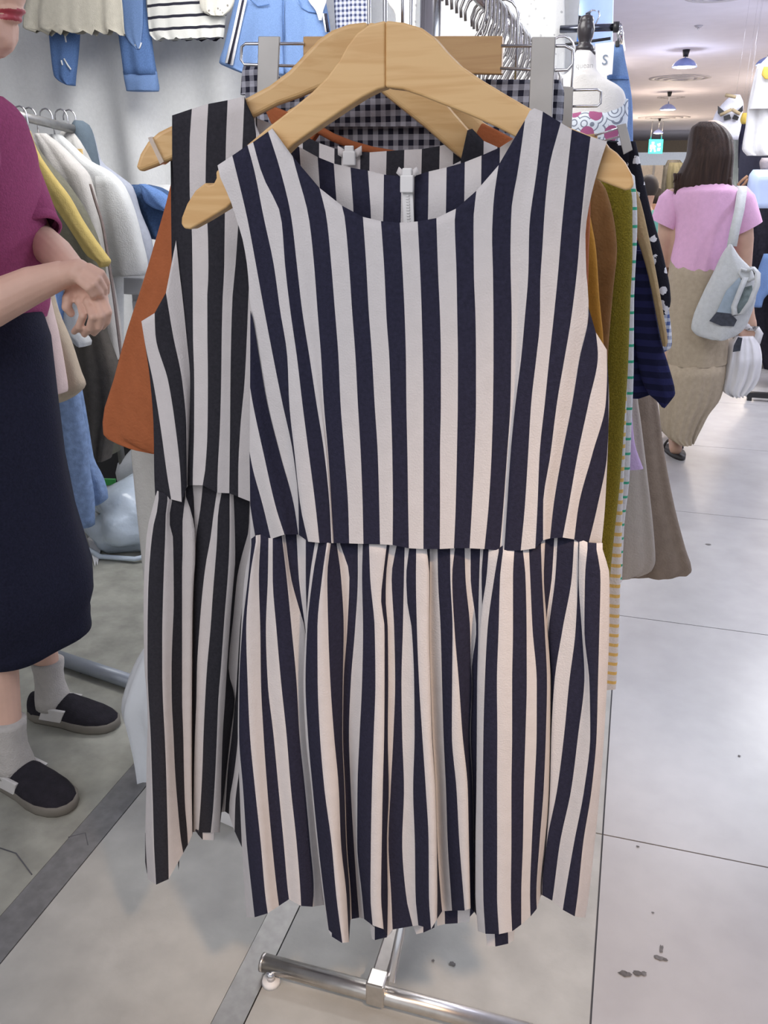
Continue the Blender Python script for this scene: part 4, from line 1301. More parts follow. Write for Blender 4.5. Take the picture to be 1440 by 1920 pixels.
for pts, m in (([(451, 0), (438, 60), (424, 118)], MWHITE), ([(456, 0), (443, 60), (429, 120)], MBLACK), ([(460, 0), (447, 60), (434, 122)], MWHITE), ([(606, 25), (612, 60)], MWHITE), ([(610, 25), (615, 60)], MBLACK)):
    q = [P(x, y, Yb-.142) for x, y in pts]
    mb = MB()
    mb.loft([[p+Vector((-.0055, 0, 0)), p+Vector((.0055, 0, 0)), p+Vector((.0055, .004, 0)), p+Vector((-.0055, .004, 0))] for p in q], True)
    mb.build('side_stripe', m, t)
for pts in ([(531, 0), (531, 40), (533, 76)], [(560, 0), (565, 14), (578, 22), (600, 24)], [(470, 0), (484, 12), (505, 8)]):
    MB().tube([P(x, y, Yb-.138) for x, y in pts], .0022, 6).build('seam', DENIM, t)
garment('pocket_lining', 'pale pocket lining', None, [(-20, 575, 610), (0, 578, 612), (20, 592, 606), (38, 598, 603)], Yb-.146, WHITEC, parent=t, th=.004, folds=1, amp=.001)
garment('small_gingham_top', 'small navy gingham top high on the curtain between shorts and chrome tube', 'top', [(-100, 620, 700), (0, 626, 692), (30, 628, 690), (60, 630, 690)], Yb-.05, SGING, th=.02, folds=2, amp=.004)
garment('lace_top', 'white lace top at the top edge between the hanger hook and chrome pole', 'top', [(-100, 720, 790), (0, 724, 782), (30, 742, 780), (60, 742, 780)], Yb-.05, EYE, th=.02, folds=2, amp=.004)
garment('eyelet_blouse', 'white eyelet blouse hanging in soft folds behind the row of chrome hooks', 'blouse', [(-120, 880, 1052), (0, 890, 1058), (80, 892, 1060), (150, 896, 1058), (200, 900, 1056), (240, 905, 1050)], Yb-.12, EYE, th=.035, folds=6, amp=.012)

# mannequin in a printed dress, front of the aisle corner
Ym = 3.0
t = thing('mannequin', 'white dress form with a dark finial, wearing a leaf print dress', 'mannequin', P(1100, 900, Ym))
PRT = pattern('leaf_print', 'loops', (0.62, 0.66, 0.70), (0.20, 0.22, 0.27), .05, .30, c3=(0.34, 0.10, 0.20))
BUST = cloth('bust_jersey', (0.76, 0.73, 0.69), 0.02)
FIN = mat('finial_dark_wood', (0.035, 0.03, 0.033), 0.3)
rows = [(97, 1078, 1112), (110, 1076, 1116), (128, 1073, 1118), (140, 1062, 1126), (150, 1040, 1140), (160, 1022, 1158), (172, 1008, 1170), (190, 1004, 1174), (220, 1010, 1172), (300, 1018, 1160), (420, 1030, 1150)]
garment_rows(rows, Ym, .085, 0, 0).build('bust', BUST, t)
rows = [(186, 1000, 1178), (205, 1003, 1178), (240, 1006, 1176), (300, 1012, 1172), (420, 1016, 1168), (560, 1000, 1176)]
garment_rows(rows, Ym, .10, 3, .004).build('dress', PRT, t)
c = P(1096, 90, Ym)
mb = MB()
prof = [(.030, -.012), (.030, .004), (.020, .010), (.019, .016), (.024, .030), (.027, .050), (.025, .064), (.021, .070), (.023, .074), (.018, .086), (.002, .092)]
mb.loft([[c+Vector((q*math.cos(2*PI*k/20), q*math.sin(2*PI*k/20), z)) for k in range(20)] for q, z in prof], True)
mb.build('finial', FIN, t)
mb = MB()
cp_ = P(1095, 97, Ym)
mb.loft([[cp_+Vector((.036*math.cos(2*PI*k/20), .036*math.sin(2*PI*k/20), z)) for k in range(20)] for z in (-.008, .004)], True)
mb.build('neck_plate', FIN, t)
text_mesh('quean', .022, P(1096, 123, Ym-.089), (PI/2, 0, 0), 'neck_print', mat('grey_print', (.42, .40, .40)), t)
MB().tube([P(1100, 420, Ym), Vector((P(1100, 420, Ym).x, Ym, .03))], .014, 10).build('stand_pole', CHROME, t)
MB().tube([Vector((P(1100, 420, Ym).x, Ym, 0)), Vector((P(1100, 420, Ym).x, Ym, .03))], [.16, .03], 24).build('stand_base', CHROME, t)

# size tag and jeans on a rail beyond the mannequin
Yj = 3.3
t = thing('light_jeans', 'light blue jeans clipped on a rail right of the mannequin', 'jeans', P(1170, 400, Yj))
garment('leg', None, None, [(84, 1150, 1168), (110, 1148, 1172), (150, 1140, 1180), (200, 1136, 1186), (270, 1150, 1187), (340, 1160, 1187), (420, 1165, 1186)], Yj, DENIML, parent=t, th=.03, folds=1, amp=.003, cap='both')
garment('waistband', None, None, [(142, 1138, 1177), (150, 1138, 1180)], Yj-.006, DENIM, parent=t, th=.032, folds=1, amp=.001)
t = thing('size_tag', 'white size card printed S beside the mannequin neck', 'tag', P(1133, 145, Yj-.06))
extrude_poly([(1116, 82), (1152, 78), (1148, 139), (1119, 144)], Plane((-1, Yj-.06), (1, Yj-.06)), 0, .002, 'card', WHITEP, t, 0)
text_mesh('S', .043, P(1134, 113, Yj-.0625), (PI/2, math.radians(3), 0), 'letter', mat('tag_print', (.20, .25, .33)), t)
t = thing('trouser_clip', 'chrome trouser clip with black grips above the light jeans', 'clip', P(1158, 88, Yj))
bevel(MB().box(P(1153, 88, Yj-.02), P(1163, 79, Yj+.02)).build('grip', BLACKP, t, False), .003)
MB().tube([P(1159, 79, Yj), P(1160, 62, Yj), P(1164, 55, Yj)], .0045, 8).build('stem', CHROME, t)
MB().tube([P(1164, 66, Yj), P(1167, 60, Yj)], .006, 8).build('spring_lever', CHROME, t)
t = thing('side_rail', 'dark glossy rail with a round end stop behind the mannequin finial', 'rail', P(1110, 56, 3.36))
MB().tube([P(1050, 55, 3.36), P(1152, 51, 3.36)], .012, 14).build('tube', mat('dark_chrome', (.13, .14, .18), .2, 1.0), t)
MB().tube([P(1150, 51, 3.36), P(1161, 50.5, 3.36)], .017, 16).build('end_stop', BLACKP, t)
MB().tube([P(1060, 84, 3.36), P(1145, 72, 3.36)], .005, 10).build('lower_bar', BLACKP, t)
MB().tube([P(1160, 50, 3.36), Vector((P(1160, 50, 3.36).x, 3.9, P(1160, 50, 3.36).z))], .012, 12).build('wall_arm', CHROME, t)
# backlit blue sign box
Ys = 3.9
t = thing('light_box', 'blue backlit sign box behind the mannequin head', 'sign', P(1105, 82, Ys))
BLUEG = mat('backlit_blue', (0.05, 0.25, 0.65), 0.4, emit=(0.10, 0.32, 0.85), estr=0.30, var=.3, vscale=4)
PALEG = mat('backlit_pale', (0.5, 0.65, 0.95), 0.4, emit=(0.36, 0.52, 0.95), estr=0.30, var=.05)
extrude_poly([(1058, -60), (1087, -60), (1083, 84), (1058, 84)], Plane((-1, Ys), (1, Ys)), 0, .05, 'blue_panel', BLUEG, t, .002)
extrude_poly([(1088, -60), (1151, -60), (1148, 84), (1084, 84)], Plane((-1, Ys), (1, Ys)), 0, .05, 'pale_panel', PALEG, t, .002)
for px, py, r in ((1072, 18, .016), (1070, 33, .013), (1058, 33, .007)):
    mb = MB().ball(P(px, py, Ys-.02), r)
    mb.build('bulb', GLOW, t)
t = thing('camera_box', 'black box with thin antennas on the light box behind the mannequin', 'box', P(1090, 48, Ys-.06))
extrude_poly([(1072, 48), (1076, 26), (1091, 30), (1107, 23), (1104, 47)], Plane((-1, Ys-.10), (1, Ys-.10)), 0, .09, 'case', BLACKP, t, .003)
for pts in ([(1098, 26), (1110, 19), (1118, 20)], [(1116, 47), (1124, 30), (1122, 20)], [(1106, 24), (1110, 20)]):
    MB().tube([P(x, y, Ys-.08) for x, y in pts], .003, 6).build('antenna', CHROME, t)
# ============================================================ left stall: second rack with coats
ra, rb = P(25, 214, 2.35), P(152, 246, 2.62)
t = thing('side_clothes_rack', 'steel clothes rack with coats behind the woman in the magenta top', 'rack', (ra.x, ra.y, 0))
MB().tube([ra+(ra-rb)*.5, rb], .014, 14).build('rail', STEEL, t)
for q in (ra+(ra-rb)*.45, rb):
    MB().tube([Vector((q.x, q.y, .03)), q], .013, 12).build('post', STEEL, t)
u1, u2 = G(95, 1228, .02), G(262, 1284, .02)
PIPE = mat('grey_painted_pipe', (0.30, 0.33, 0.37), 0.4, 0.3, .06)
t2 = thing('floor_pipe', 'blue grey pipe foot lying on the floor beside the rear shoe', 'pipe', ((u1.x+u2.x)/2, (u1.y+u2.y)/2, 0))
MB().tube([u1, u2], .019, 16).build('pipe', PIPE, t2)
MB().tube([u1+(u1-u2)*.02, u1+(u1-u2)*.12], .021, 16).build('end_cap', BLACKP, t2)

YEL = cloth('mustard_yellow_coat', (0.48, 0.37, 0.13), 0.05)
DOL = cloth('dark_olive_coat', (0.15, 0.145, 0.11), 0.10)
WHC = cloth('off_white_linen', (0.50, 0.48, 0.46), 0.05)
WHC2 = cloth('white_denim', (0.54, 0.55, 0.55), 0.04)
BGR = cloth('blue_grey_coat', (0.33, 0.35, 0.41), 0.06)
DGR = cloth('dark_teal_felt', (0.10, 0.13, 0.16), 0.06)
PINKB = cloth('pale_pink_cloth', (0.66, 0.52, 0.50), 0.04)
DBR = cloth('dark_brown_cloth', (0.095, 0.085, 0.075), 0.12)


def coat(name, lab, m, Y, rows, sleeve=None, lapel=None, hookx=None, group=None, cat='coat'):
    t = thing(name, lab, cat, P(rows[len(rows)//2][1], rows[-1][0], Y), group)
    garment('body', None, None, rows, Y, m, parent=t, th=.045, folds=3, amp=.006)
    if sleeve:
        garment('sleeve', None, None, sleeve[1], Y-.05, sleeve[0], parent=t, th=.04, folds=1, amp=.004, cap='both')
    if lapel:
        garment('placket', None, None, lapel[1], Y-.062, lapel[0], parent=t, th=.006, folds=1, amp=.001)
    if hookx:
        c = P(hookx[0], hookx[1], Y)
        pts = [c, c+Vector((0, 0, .05))]
        for k in range(9):
            a = -.3+k*(PI+.5)/8
            pts.append(c+Vector((-.024+.024*math.cos(a), 0, .066+.026*math.sin(a))))
        MB().tube(pts, .0026, 7).build('hanger_hook', CHROME, t)
    return t


coat('hooded_coat', 'dark teal and blue grey coat, the last on the side rack', BGR, 2.66, [(232, 146, 156), (250, 140, 172), (300, 130, 186), (330, 130, 222), (350, 140, 246), (400, 150, 262), (450, 160, 282), (490, 170, 288), (512, 175, 284)],
     hookx=(147, 262))
garment('hood', None, None, [(226, 142, 152), (234, 140, 162), (262, 142, 172), (300, 150, 180), (318, 158, 183)], 2.62, DGR, parent=bpy.data.objects['hooded_coat'], th=.04, folds=1, amp=.002)
coat('checked_shirt', 'grey checked shirt with a tan label near the end of the side rack', cloth('grey_check', (.50, .49, .47), .15, vscale=20), 2.60, [(245, 118, 146), (265, 110, 158), (300, 108, 172), (420, 108, 200)], hookx=(132, 262))
bevel(MB().box(P(136, 296, 2.545), P(155, 279, 2.551)).build('label', cloth('tan_label', (.60, .42, .18)), bpy.data.objects['checked_shirt'], False), .001)
coat('white_denim_jacket', 'white denim jacket with a round shoulder on the side rack', WHC2, 2.53, [(252, 96, 112), (268, 90, 130), (300, 86, 165), (322, 86, 205), (350, 90, 232), (400, 100, 252), (460, 110, 266), (512, 120, 270), (520, 122, 229), (620, 150, 229), (680, 182, 230)], hookx=(104, 262),
     sleeve=(WHC2, [(330, 180, 212), (380, 182, 244), (450, 186, 264), (505, 195, 275), (516, 205, 272)]))
coat('linen_coat', 'off white linen coat with dark front seams beside the yellow one', WHC, 2.44, [(250, 60, 84), (270, 58, 110), (300, 58, 140), (330, 60, 165), (400, 70, 185), (500, 100, 205), (600, 140, 222), (672, 182, 230)], hookx=(74, 262),
     lapel=(cloth('seam_brown', (.20, .16, .15)), [(345, 167, 171), (375, 176, 180), (420, 190, 194), (480, 200, 204), (560, 212, 216), (640, 222, 226), (670, 226, 229)]))
coat('yellow_coat', 'mustard yellow coat with a dark olive back hanging first on the side rack', DOL, 2.33, [(262, 30, 60), (300, 35, 84), (340, 40, 120), (400, 50, 160), (460, 70, 185), (520, 100, 196), (545, 120, 192)], hookx=(57, 262))
garment('front_panel', None, None, [(245, 42, 56), (280, 46, 68), (330, 64, 100), (370, 92, 130), (410, 120, 152), (450, 146, 178), (480, 166, 200), (490, 182, 206), (500, 190, 200)], 2.26, YEL, parent=bpy.data.objects['yellow_coat'], th=.02, folds=1, amp=.003, cap='both')

t = thing('folded_jeans', 'dark blue folded jeans piled on the cabinet beside the coats', 'jeans', P(285, 440, 2.8))
garment('fold', None, None, [(346, 250, 275), (352, 246, 296), (370, 250, 320), (400, 262, 335), (430, 276, 340), (446, 288, 340)], 2.8, DENIMD, parent=t, th=.09, folds=1, amp=.01, cap='both')
garment('fold', None, None, [(345, 262, 272), (358, 268, 300), (376, 272, 322), (390, 290, 334), (396, 310, 336)], 2.70, DENIM, parent=t, th=.03, folds=1, amp=.004, cap='both')
garment('white_cloth_pile', 'white folded cloth lying behind the folded jeans', 'cloth', [(346, 300, 340), (354, 280, 350), (368, 280, 352), (395, 290, 352)], 3.0, WHC2, th=.10, folds=2, amp=.01, cap='both')
t = thing('white_cabinet', 'white drawer cabinet standing behind the rust sleeve', 'cabinet', P(250, 800, 2.75))
c1_, c2_ = P(222, 520, 2.72), P(340, 520, 2.72)
zt = c1_.z
LACQ = mat('white_lacquer', (0.64, 0.64, 0.66), 0.45, 0, 0.02)
bevel(MB().box((c1_.x+.02, 2.76, 0.05), (c2_.x, 3.2, zt-.06)).build('body', LACQ, t, False), .004)
bevel(MB().box((c1_.x, 2.72, zt-.06), (c2_.x+.02, 3.24, zt)).build('top', LACQ, t, False), .006)
for k in range(4):
    z1 = zt-.085-k*.20
    dr = bevel(MB().box((c1_.x+.03, 2.742, z1-.185), (c2_.x-.01, 2.762, z1)).build('drawer', LACQ, t, False), .003)
    bevel(MB().box(((c1_.x+c2_.x)/2-.05, 2.73, z1-.06), ((c1_.x+c2_.x)/2+.05, 2.742, z1-.045)).build('handle', CHROME, dr, False), .002)
for sx in (c1_.x+.04, c2_.x-.04):
    MB().box((sx-.02, 2.8, 0), (sx+.02, 3.16, .05)).build('foot', BLACKP, t, False)

# clothes on the lower rail behind the woman
MB().tube([P(85, 541, 1.88), P(97, 538, 2.25)], .010, 10).build('lower_rail', STEEL, bpy.data.objects['side_clothes_rack'])
MB().tube([P(97, 538, 2.25), Vector((rb.x, rb.y, P(97, 538, 2.25).z))], .010, 10).build('rail_arm', STEEL, bpy.data.objects['side_clothes_rack'])
DENIMM = cloth('faded_denim', (0.20, 0.29, 0.48), 0.2, 0.4, 300, vscale=60)
garment('pink_trousers', 'pale pink trousers on the lower rail behind the crossed arms', 'trousers', [(545, 60, 90), (580, 66, 96), (640, 78, 108), (700, 92, 118), (730, 98, 122), (736, 100, 121)], 1.95, PINKB, th=.03, folds=1, amp=.004, cap='both')
garment('tan_trousers', 'tan trousers hanging behind the pale pink pair', 'trousers', [(530, 80, 95), (580, 84, 106), (640, 90, 130), (700, 96, 150), (722, 100, 158), (742, 105, 140), (752, 108, 122)], 2.02, TAN if False else cloth('tan_chino', (.47, .39, .30), .05), th=.03, folds=1, amp=.005, cap='both')
garment('blue_shirt', 'light blue shirt glimpsed between the forearm and hand', 'shirt', [(530, 85, 112), (560, 90, 116), (600, 100, 118), (620, 105, 118)], 2.24, DENIML, th=.03, folds=1, amp=.004)
garment('white_shirt', 'white shirt with a pale hem just behind the hanging hand', 'shirt', [(530, 112, 150), (580, 114, 150), (618, 116, 152), (640, 140, 168), (648, 150, 166)], 2.27, WHC2, th=.03, folds=1, amp=.004)
garment('dark_coat', 'dark brown coat in the shadow below the white denim jacket', 'coat', [(600, 118, 190), (640, 120, 205), (700, 130, 222), (760, 140, 225), (800, 150, 215), (860, 158, 205)], 2.35, DBR, th=.05, folds=3, amp=.01)
garment('olive_trousers', 'dark olive trousers beside the dark coat under the cabinet side', 'trousers', [(660, 182, 250), (700, 184, 252), (720, 190, 262), (760, 196, 240), (850, 198, 215)], 2.45, DOL, th=.05, folds=2, amp=.006)
t = thing('hanging_jeans', 'blue jeans hanging behind the navy skirt', 'jeans', P(150, 1000, 2.0))
garment('leg', None, None, [(540, 84, 100), (600, 88, 112), (690, 95, 140), (760, 100, 150), (820, 105, 160), (880, 110, 166), (940, 118, 175), (985, 122, 176)], 2.12, DENIMM, parent=t, th=.03, folds=1, amp=.006, cap='both')
garment('leg', None, None, [(690, 120, 146), (800, 130, 164), (860, 140, 172), (900, 150, 192), (935, 160, 200), (944, 168, 190)], 2.19, DENIMM, parent=t, th=.03, folds=1, amp=.006, cap='both')
t = thing('storage_box', 'black storage box in the shadow under the coats', 'box', G(215, 905))
c = G(212, 912)
bevel(MB().box((c.x-.22, c.y+.02, 0), (c.x+.16, c.y+.35, .26)).build('bin', mat('black_box', (.025, .025, .027), .6), t, False), .01)
bevel(MB().box((c.x-.23, c.y+.01, .26), (c.x+.17, c.y+.36, .285)).build('lid', mat('black_lid', (.035, .034, .036), .5), t, False), .006)

# plastic bags on the floor
FILM = mat('grey_clear_film', (0.52, 0.60, 0.68), 0.22, 0, 0.10, 8, 0.5, 40, 0.6)
FILMW = mat('white_film', (0.74, 0.77, 0.80), 0.3, 0, 0.04, 8, 0.4, 40, 0.5)
GREENP = mat('green_print', (0.05, 0.36, 0.08), 0.4)


def lumpy(name, c, r, m, parent=None, seed=0, amp=.22, flat=True, fr=9):
    bm = bmesh.new()
    bmesh.ops.create_icosphere(bm, subdivisions=4, radius=1)
    for v in bm.verts:
        n_ = mnoise.noise(v.co*1.6+Vector((seed, 0, 0)))
        cr = abs(mnoise.noise(v.co*fr*.45+Vector((0, seed, 0))))
        k = 1+amp*n_-amp*.35*cr
        q = Vector((v.co.x*r[0]*k, v.co.y*r[1]*k, v.co.z*r[2]*k))
        if flat and q.z < -r[2]*.72:
            q.z = -r[2]*.72
        v.co = Vector(c)+q
    vs = [v.co.copy() for v in bm.verts]
    bm.verts.index_update()
    fs = [tuple(x.index for x in f.verts) for f in bm.faces]
    bm.free()
    return mobj(name, vs, fs, m, parent)


c = G(222, 1046)
t = thing('plastic_bag', 'grey clear plastic bag slumped on the floor under the jeans', 'bag', c)
lumpy('bag_body', (c.x, c.y+.13, .098), (.19, .15, .135), FILM, t, 1, .30, True, 16)
MB().tube([(c.x-.16, c.y+.02, .02), (c.x-.05, c.y-.03, .012), (c.x+.08, c.y-.02, .015), (c.x+.18, c.y+.05, .03)], .009, 8).build('gathered_rim', FILM, t)
t = thing('plastic_bag', 'white plastic bag with a green print behind the grey clear bag', 'bag', (c.x+.02, c.y+.42, 0))
lumpy('bag_body', (c.x+.05, c.y+.40, .17), (.24, .11, .235), FILMW, t, 5, .30, True, 14)
gp = Plane((-5, c.y+.265), (5, c.y+.265))
extrude_poly([(184, 898), (215, 899), (214, 910), (188, 911)], gp, 0, .012, 'printed_patch', GREENP, t, .002)
t = thing('paper_sheet', 'crumpled white paper on the floor between skirt and clear bag', 'paper', G(176, 1000))
vs = [G(158, 985, .10), G(176, 958, .16), G(190, 968, .12), G(174, 988, .05), G(186, 1024, .01), G(178, 1062, .003), G(164, 1010, .02)]
vs2 = [p+Vector((.004, .008, 0)) for p in vs]
n_ = len(vs)
mobj('paper_fold', vs+vs2, [(0, 1, 2, 3), (0, 3, 6), (3, 4, 5, 6), (n_+3, n_+2, n_+1, n_), (n_+6, n_+3, n_), (n_+6, n_+5, n_+4, n_+3)], WHITEP, t, smooth=False)
c = G(300, 1490)
t = thing('plastic_bag', 'tall white plastic bag standing behind the black striped dress', 'bag', (c.x, c.y+.1, 0))
garment('bag_body', None, None, [(1195, 285, 330), (1230, 262, 350), (1270, 246, 360), (1310, 237, 365), (1350, 248, 370), (1400, 262, 370), (1440, 268, 372), (1480, 266, 372), (1508, 262, 366)], c.y+.09, FILMW, parent=t, th=.07, folds=3, amp=.012, cap='both')
c = G(425, 1556)
t = thing('white_carton', 'small white carton on the floor seen under the black striped hem', 'box', (c.x, c.y+.04, 0))
bevel(MB().obox((c.x-.015, c.y+.05, .027), (.045, -.010, 0), (.008, .035, 0), (0, 0, .027)).build('carton', WHITEP, t, False), .003)
bevel(MB().obox((c.x-.015, c.y+.05, .056), (.047, -.010, 0), (.008, .037, 0), (0, 0, .003)).build('flap', WHITEP, t, False), .001)
# ============================================================ far end of the aisle
EXG = mat('exit_green', (0.0, 0.45, 0.40), 0.4, emit=(0.02, 0.62, 0.52), estr=0.9)
EXW = mat('exit_pale', (0.8, 1.0, 0.95), 0.4, emit=(0.70, 1.0, 0.95), estr=0.9)
Ye = 20.0
t = thing('exit_sign', 'green glowing exit sign with a running figure hanging over the aisle', 'sign', P(1230, 288, Ye))
pe = Plane((-1, Ye), (1, Ye))
extrude_poly([(1217, 261), (1244, 261), (1242, 288), (1215, 288)], pe, 0, .08, 'sign_box', EXG, t, .004)
for q in ([(1222, 266), (1227, 266), (1227, 270), (1222, 270)], [(1219, 272), (1224, 270), (1230, 274), (1228, 277), (1222, 276), (1220, 280), (1218, 279)],
          [(1224, 276), (1228, 277), (1230, 284), (1227, 285)], [(1221, 279), (1224, 277), (1221, 285), (1218, 284)], [(1232, 270), (1239, 268), (1238, 274), (1234, 275)], [(1233, 277), (1239, 277), (1237, 283), (1232, 283)]):
    extrude_poly(q, pe, -.02, -.005, 'pictogram', EXW, t, 0)
for x in (1220, 1240):
    c = P(x, 261, Ye)
    MB().tube([c+Vector((0, .04, 0)), Vector((c.x, Ye+.04, 2.35))], .012, 8).build('suspension_rod', CHROME, t)

# shop fronts far away, left side and end
SHOPW = mat('shop_front_cream', (0.74, 0.64, 0.54), 0.7, emit=(1.0, 0.8, 0.6), estr=0.12)
SHOPD = mat('shop_dark', (0.13, 0.12, 0.10), 0.8, 0, .3, 20)
t = thing('shop_front', 'cream lit shop front at the far end of the aisle', 'shop', (0.1, 24, 0))
MB().box((-.5, 24, 1.55), (2.5, 24.2, 1.85)).build('fascia', mat('fascia_bluegrey', (.55, .60, .68), .5, emit=(.6, .7, .85), estr=.25), t, False)
MB().box((-.5, 24.05, 0), (.42, 24.2, 1.55)).build('wall_panel', SHOPW, t, False)
MB().box((.16, 24.0, 0), (.22, 24.05, 1.55)).build('door_post', mat('post_white', (.8, .78, .76), .5), t, False)
MB().box((.46, 24.05, 0), (2.5, 24.2, 1.55)).build('display_wall', mat('lit_white', (.85, .86, .9), .6, emit=(.95, .97, 1), estr=.7), t, False)
t = thing('dark_clothes_stall', 'dark olive clothes stall far down the aisle beside the dark hair', 'stall', P(1255, 420, 11))
garment('garment_row', None, None, [(300, 1252, 1275), (320, 1243, 1290), (360, 1240, 1300), (420, 1238, 1320), (500, 1236, 1330), (512, 1236, 1330)], 11, SHOPD, parent=t, th=.2, folds=7, amp=.06)
garment('garment_row', None, None, [(305, 1255, 1280), (330, 1250, 1290), (390, 1248, 1300)], 10.7, cloth('dark_olive_far', (.20, .18, .11)), parent=t, th=.08, folds=5, amp=.03)


def far_person(lab, px, hy, Y, shirt, hr=.105):
    c = P(px, hy, Y)
    t = thing('person', lab, 'person', (c.x, Y, 0))
    mb = MB()
    h = c.z
    tap(mb, [(c.x, Y, h), (c.x, Y, h-.17), (c.x, Y, h-.30), (c.x, Y, h-.62)], [.085, .055, .13, .14], 12)
    for s in (-1, 1):
        tap(mb, [(c.x+s*.17, Y, h-.27), (c.x+s*.23, Y, h-.55), (c.x+s*.21, Y-.05, h-.80)], [.055, .045, .035], 10)
        tap(mb, [(c.x+s*.08, Y, h-.68), (c.x+s*.09, Y, h-1.1), (c.x+s*.09, Y+.03, .07), (c.x+s*.09, Y-.10, .05)], [.10, .065, .045, .04], 10)
    remesh_body(mb, .022, 'body', [SKIN2], t, 3)
    mb = MB()
    mb.loft([[Vector((c.x+rx*math.cos(2*PI*k/18), Y+ry*math.sin(2*PI*k/18), h+z)) for k in range(18)] for rx, ry, z in
             [(.07, .06, -.19), (.15, .10, -.23), (.22, .13, -.28), (.21, .14, -.42), (.19, .15, -.70)]], 'top')
    mb.build('shirt', shirt, t)
    mb = MB()
    mb.loft([[Vector((c.x+rx*math.cos(2*PI*k/18), Y+ry*math.sin(2*PI*k/18), h+z)) for k in range(18)] for rx, ry, z in
             [(.19, .15, -.66), (.20, .15, -.8), (.17, .13, -1.2), (.17, .12, .12-h)]], 'top')
    mb.build('trousers', SHOPD, t)
    mb = MB().ball((c.x, Y+.01, h+.015), (.10, .11, .115), 16, 10)
    mb.build('hair', mat('far_hair', (.025, .018, .015), .6) if 'far_hair' not in MATS else MATS['far_hair'], t)
    return t


far_person('distant person in a mint green shirt walking down the aisle', 1215, 354, 9.0, cloth('mint_shirt', (.20, .50, .40)))
far_person('distant person in a pink top beyond the one in mint green', 1230, 372, 12.0, cloth('salmon_shirt', (.62, .36, .30)))

# right side shop: clothes hanging high, clear bag, dark racks
Yr = 5.6
t = thing('white_dress_display', 'white dress with yellow trim displayed high at the right edge', 'dress', P(1425, 300, Yr))
GLW = cloth('white_display_dress', (.80, .79, .76), .02)
garment('skirt', None, None, [(120, 1420, 1520), (160, 1410, 1540), (200, 1402, 1550), (240, 1397, 1555), (280, 1391, 1560), (292, 1400, 1560)], Yr, GLW, parent=t, th=.08, folds=6, amp=.02)
garment('bodice', None, None, [(95, 1450, 1500), (130, 1420, 1515), (170, 1412, 1520), (205, 1404, 1530)], Yr-.05, GLW, parent=t, th=.07, folds=2, amp=.006)
YT = cloth('yellow_trim', (.66, .48, .10))
garment('trim', 'yellow trim', None, [(125, 1432, 1450), (140, 1428, 1452), (148, 1434, 1450)], Yr-.13, YT, parent=t, th=.01, folds=1, amp=.001)
garment('dark_skirt_display', 'dark blue grey skirt displayed below the white dress', 'skirt', [(270, 1390, 1500), (300, 1386, 1510), (340, 1384, 1520), (352, 1388, 1520)], Yr+.25, cloth('dark_slate', (.06, .06, .085)), th=.08, folds=3, amp=.012)
t = thing('bikini_display', 'white bikini form with black triangles hung above the pink shirted woman', 'top', P(1372, 245, 6.2))
garment('form', None, None, [(178, 1372, 1388), (195, 1354, 1394), (215, 1340, 1392), (235, 1334, 1390), (262, 1326, 1384)], 6.2, cloth('form_pale', (.74, .74, .80)), parent=t, th=.06, folds=0, amp=0, cap='both')
pb = Plane((-1, 6.12), (1, 6.12))
for q in ([(1346, 198), (1361, 211), (1350, 216), (1346, 212)], [(1393, 197), (1381, 210), (1386, 215), (1393, 208)], [(1357, 218), (1368, 214), (1371, 222), (1358, 226)], [(1373, 222), (1377, 215), (1386, 219), (1383, 226)]):
    extrude_poly(q, pb, 0, .02, 'black_triangle', BLACKP, t, .002)
for a, b in (((1350, 216), (1372, 205)), ((1372, 205), (1388, 214)), ((1360, 178), (1380, 182))):
    MB().tube([P(a[0], a[1], 6.1), P(b[0], b[1], 6.1)], .010, 6).build('strap', cloth('gold_strap', (.45, .36, .22)) if 'gold_strap' not in MATS else MATS['gold_strap'], t)
garment('yellow_blouse', 'small yellow blouse beside the white display dress', 'blouse', [(212, 1392, 1402), (225, 1388, 1404), (232, 1390, 1403)], 6.0, YT, th=.04, folds=1, amp=.003, cap='both')
garment('green_grey_top', 'grey green top hanging behind the woman with dark hair', 'top', [(255, 1376, 1392), (290, 1374, 1392), (330, 1372, 1390), (350, 1374, 1388)], 6.4, cloth('sage', (.40, .43, .38)), th=.05, folds=2, amp=.006)
garment('black_patterned_top', 'black top with pale spots below the yellow top', 'top', [(232, 1390, 1402), (250, 1386, 1404), (290, 1384, 1404), (315, 1384, 1400)], 6.3, pattern('black_spots', 'dots', (.02, .02, .04), (.6, .6, .65), .09, .2), th=.04, folds=2, amp=.006)
CLB = mat('clear_blue_vinyl', (.48, .58, .80), .12, 0, .06, 6, .3, 30, .7)
t = thing('clear_bag', 'translucent blue vinyl bag hanging at the right edge', 'bag', P(1425, 392, 5.2))
garment('bag_body', None, None, [(318, 1412, 1500), (330, 1404, 1510), (360, 1400, 1515), (390, 1400, 1515)], 5.2, CLB, parent=t, th=.06, folds=2, amp=.012, cap='both')
MB().tube([P(x, y, 5.2) for x, y in ((1402, 335), (1396, 345), (1388, 352), (1384, 346), (1392, 338), (1402, 330))], .008, 8).build('handle', cloth('tan_leather', (.30, .17, .10)), t)
garment('grey_cap_display', 'pale taupe bundle on top of the clear blue bag', 'bundle', [(296, 1428, 1500), (305, 1424, 1500), (318, 1426, 1500)], 5.3, cloth('taupe_bundle', (.38, .33, .32)), th=.06, folds=1, amp=.003, cap='both')
DKR = cloth('black_garments', (.018, .016, .024), .3)
t = thing('dark_garment_rack', 'rack of black clothes at the right edge behind the carrying arm', 'rack', (P(1440, 600, 5.5).x+.25, 5.5, 0))
rx0 = P(1402, 420, 5.7).x
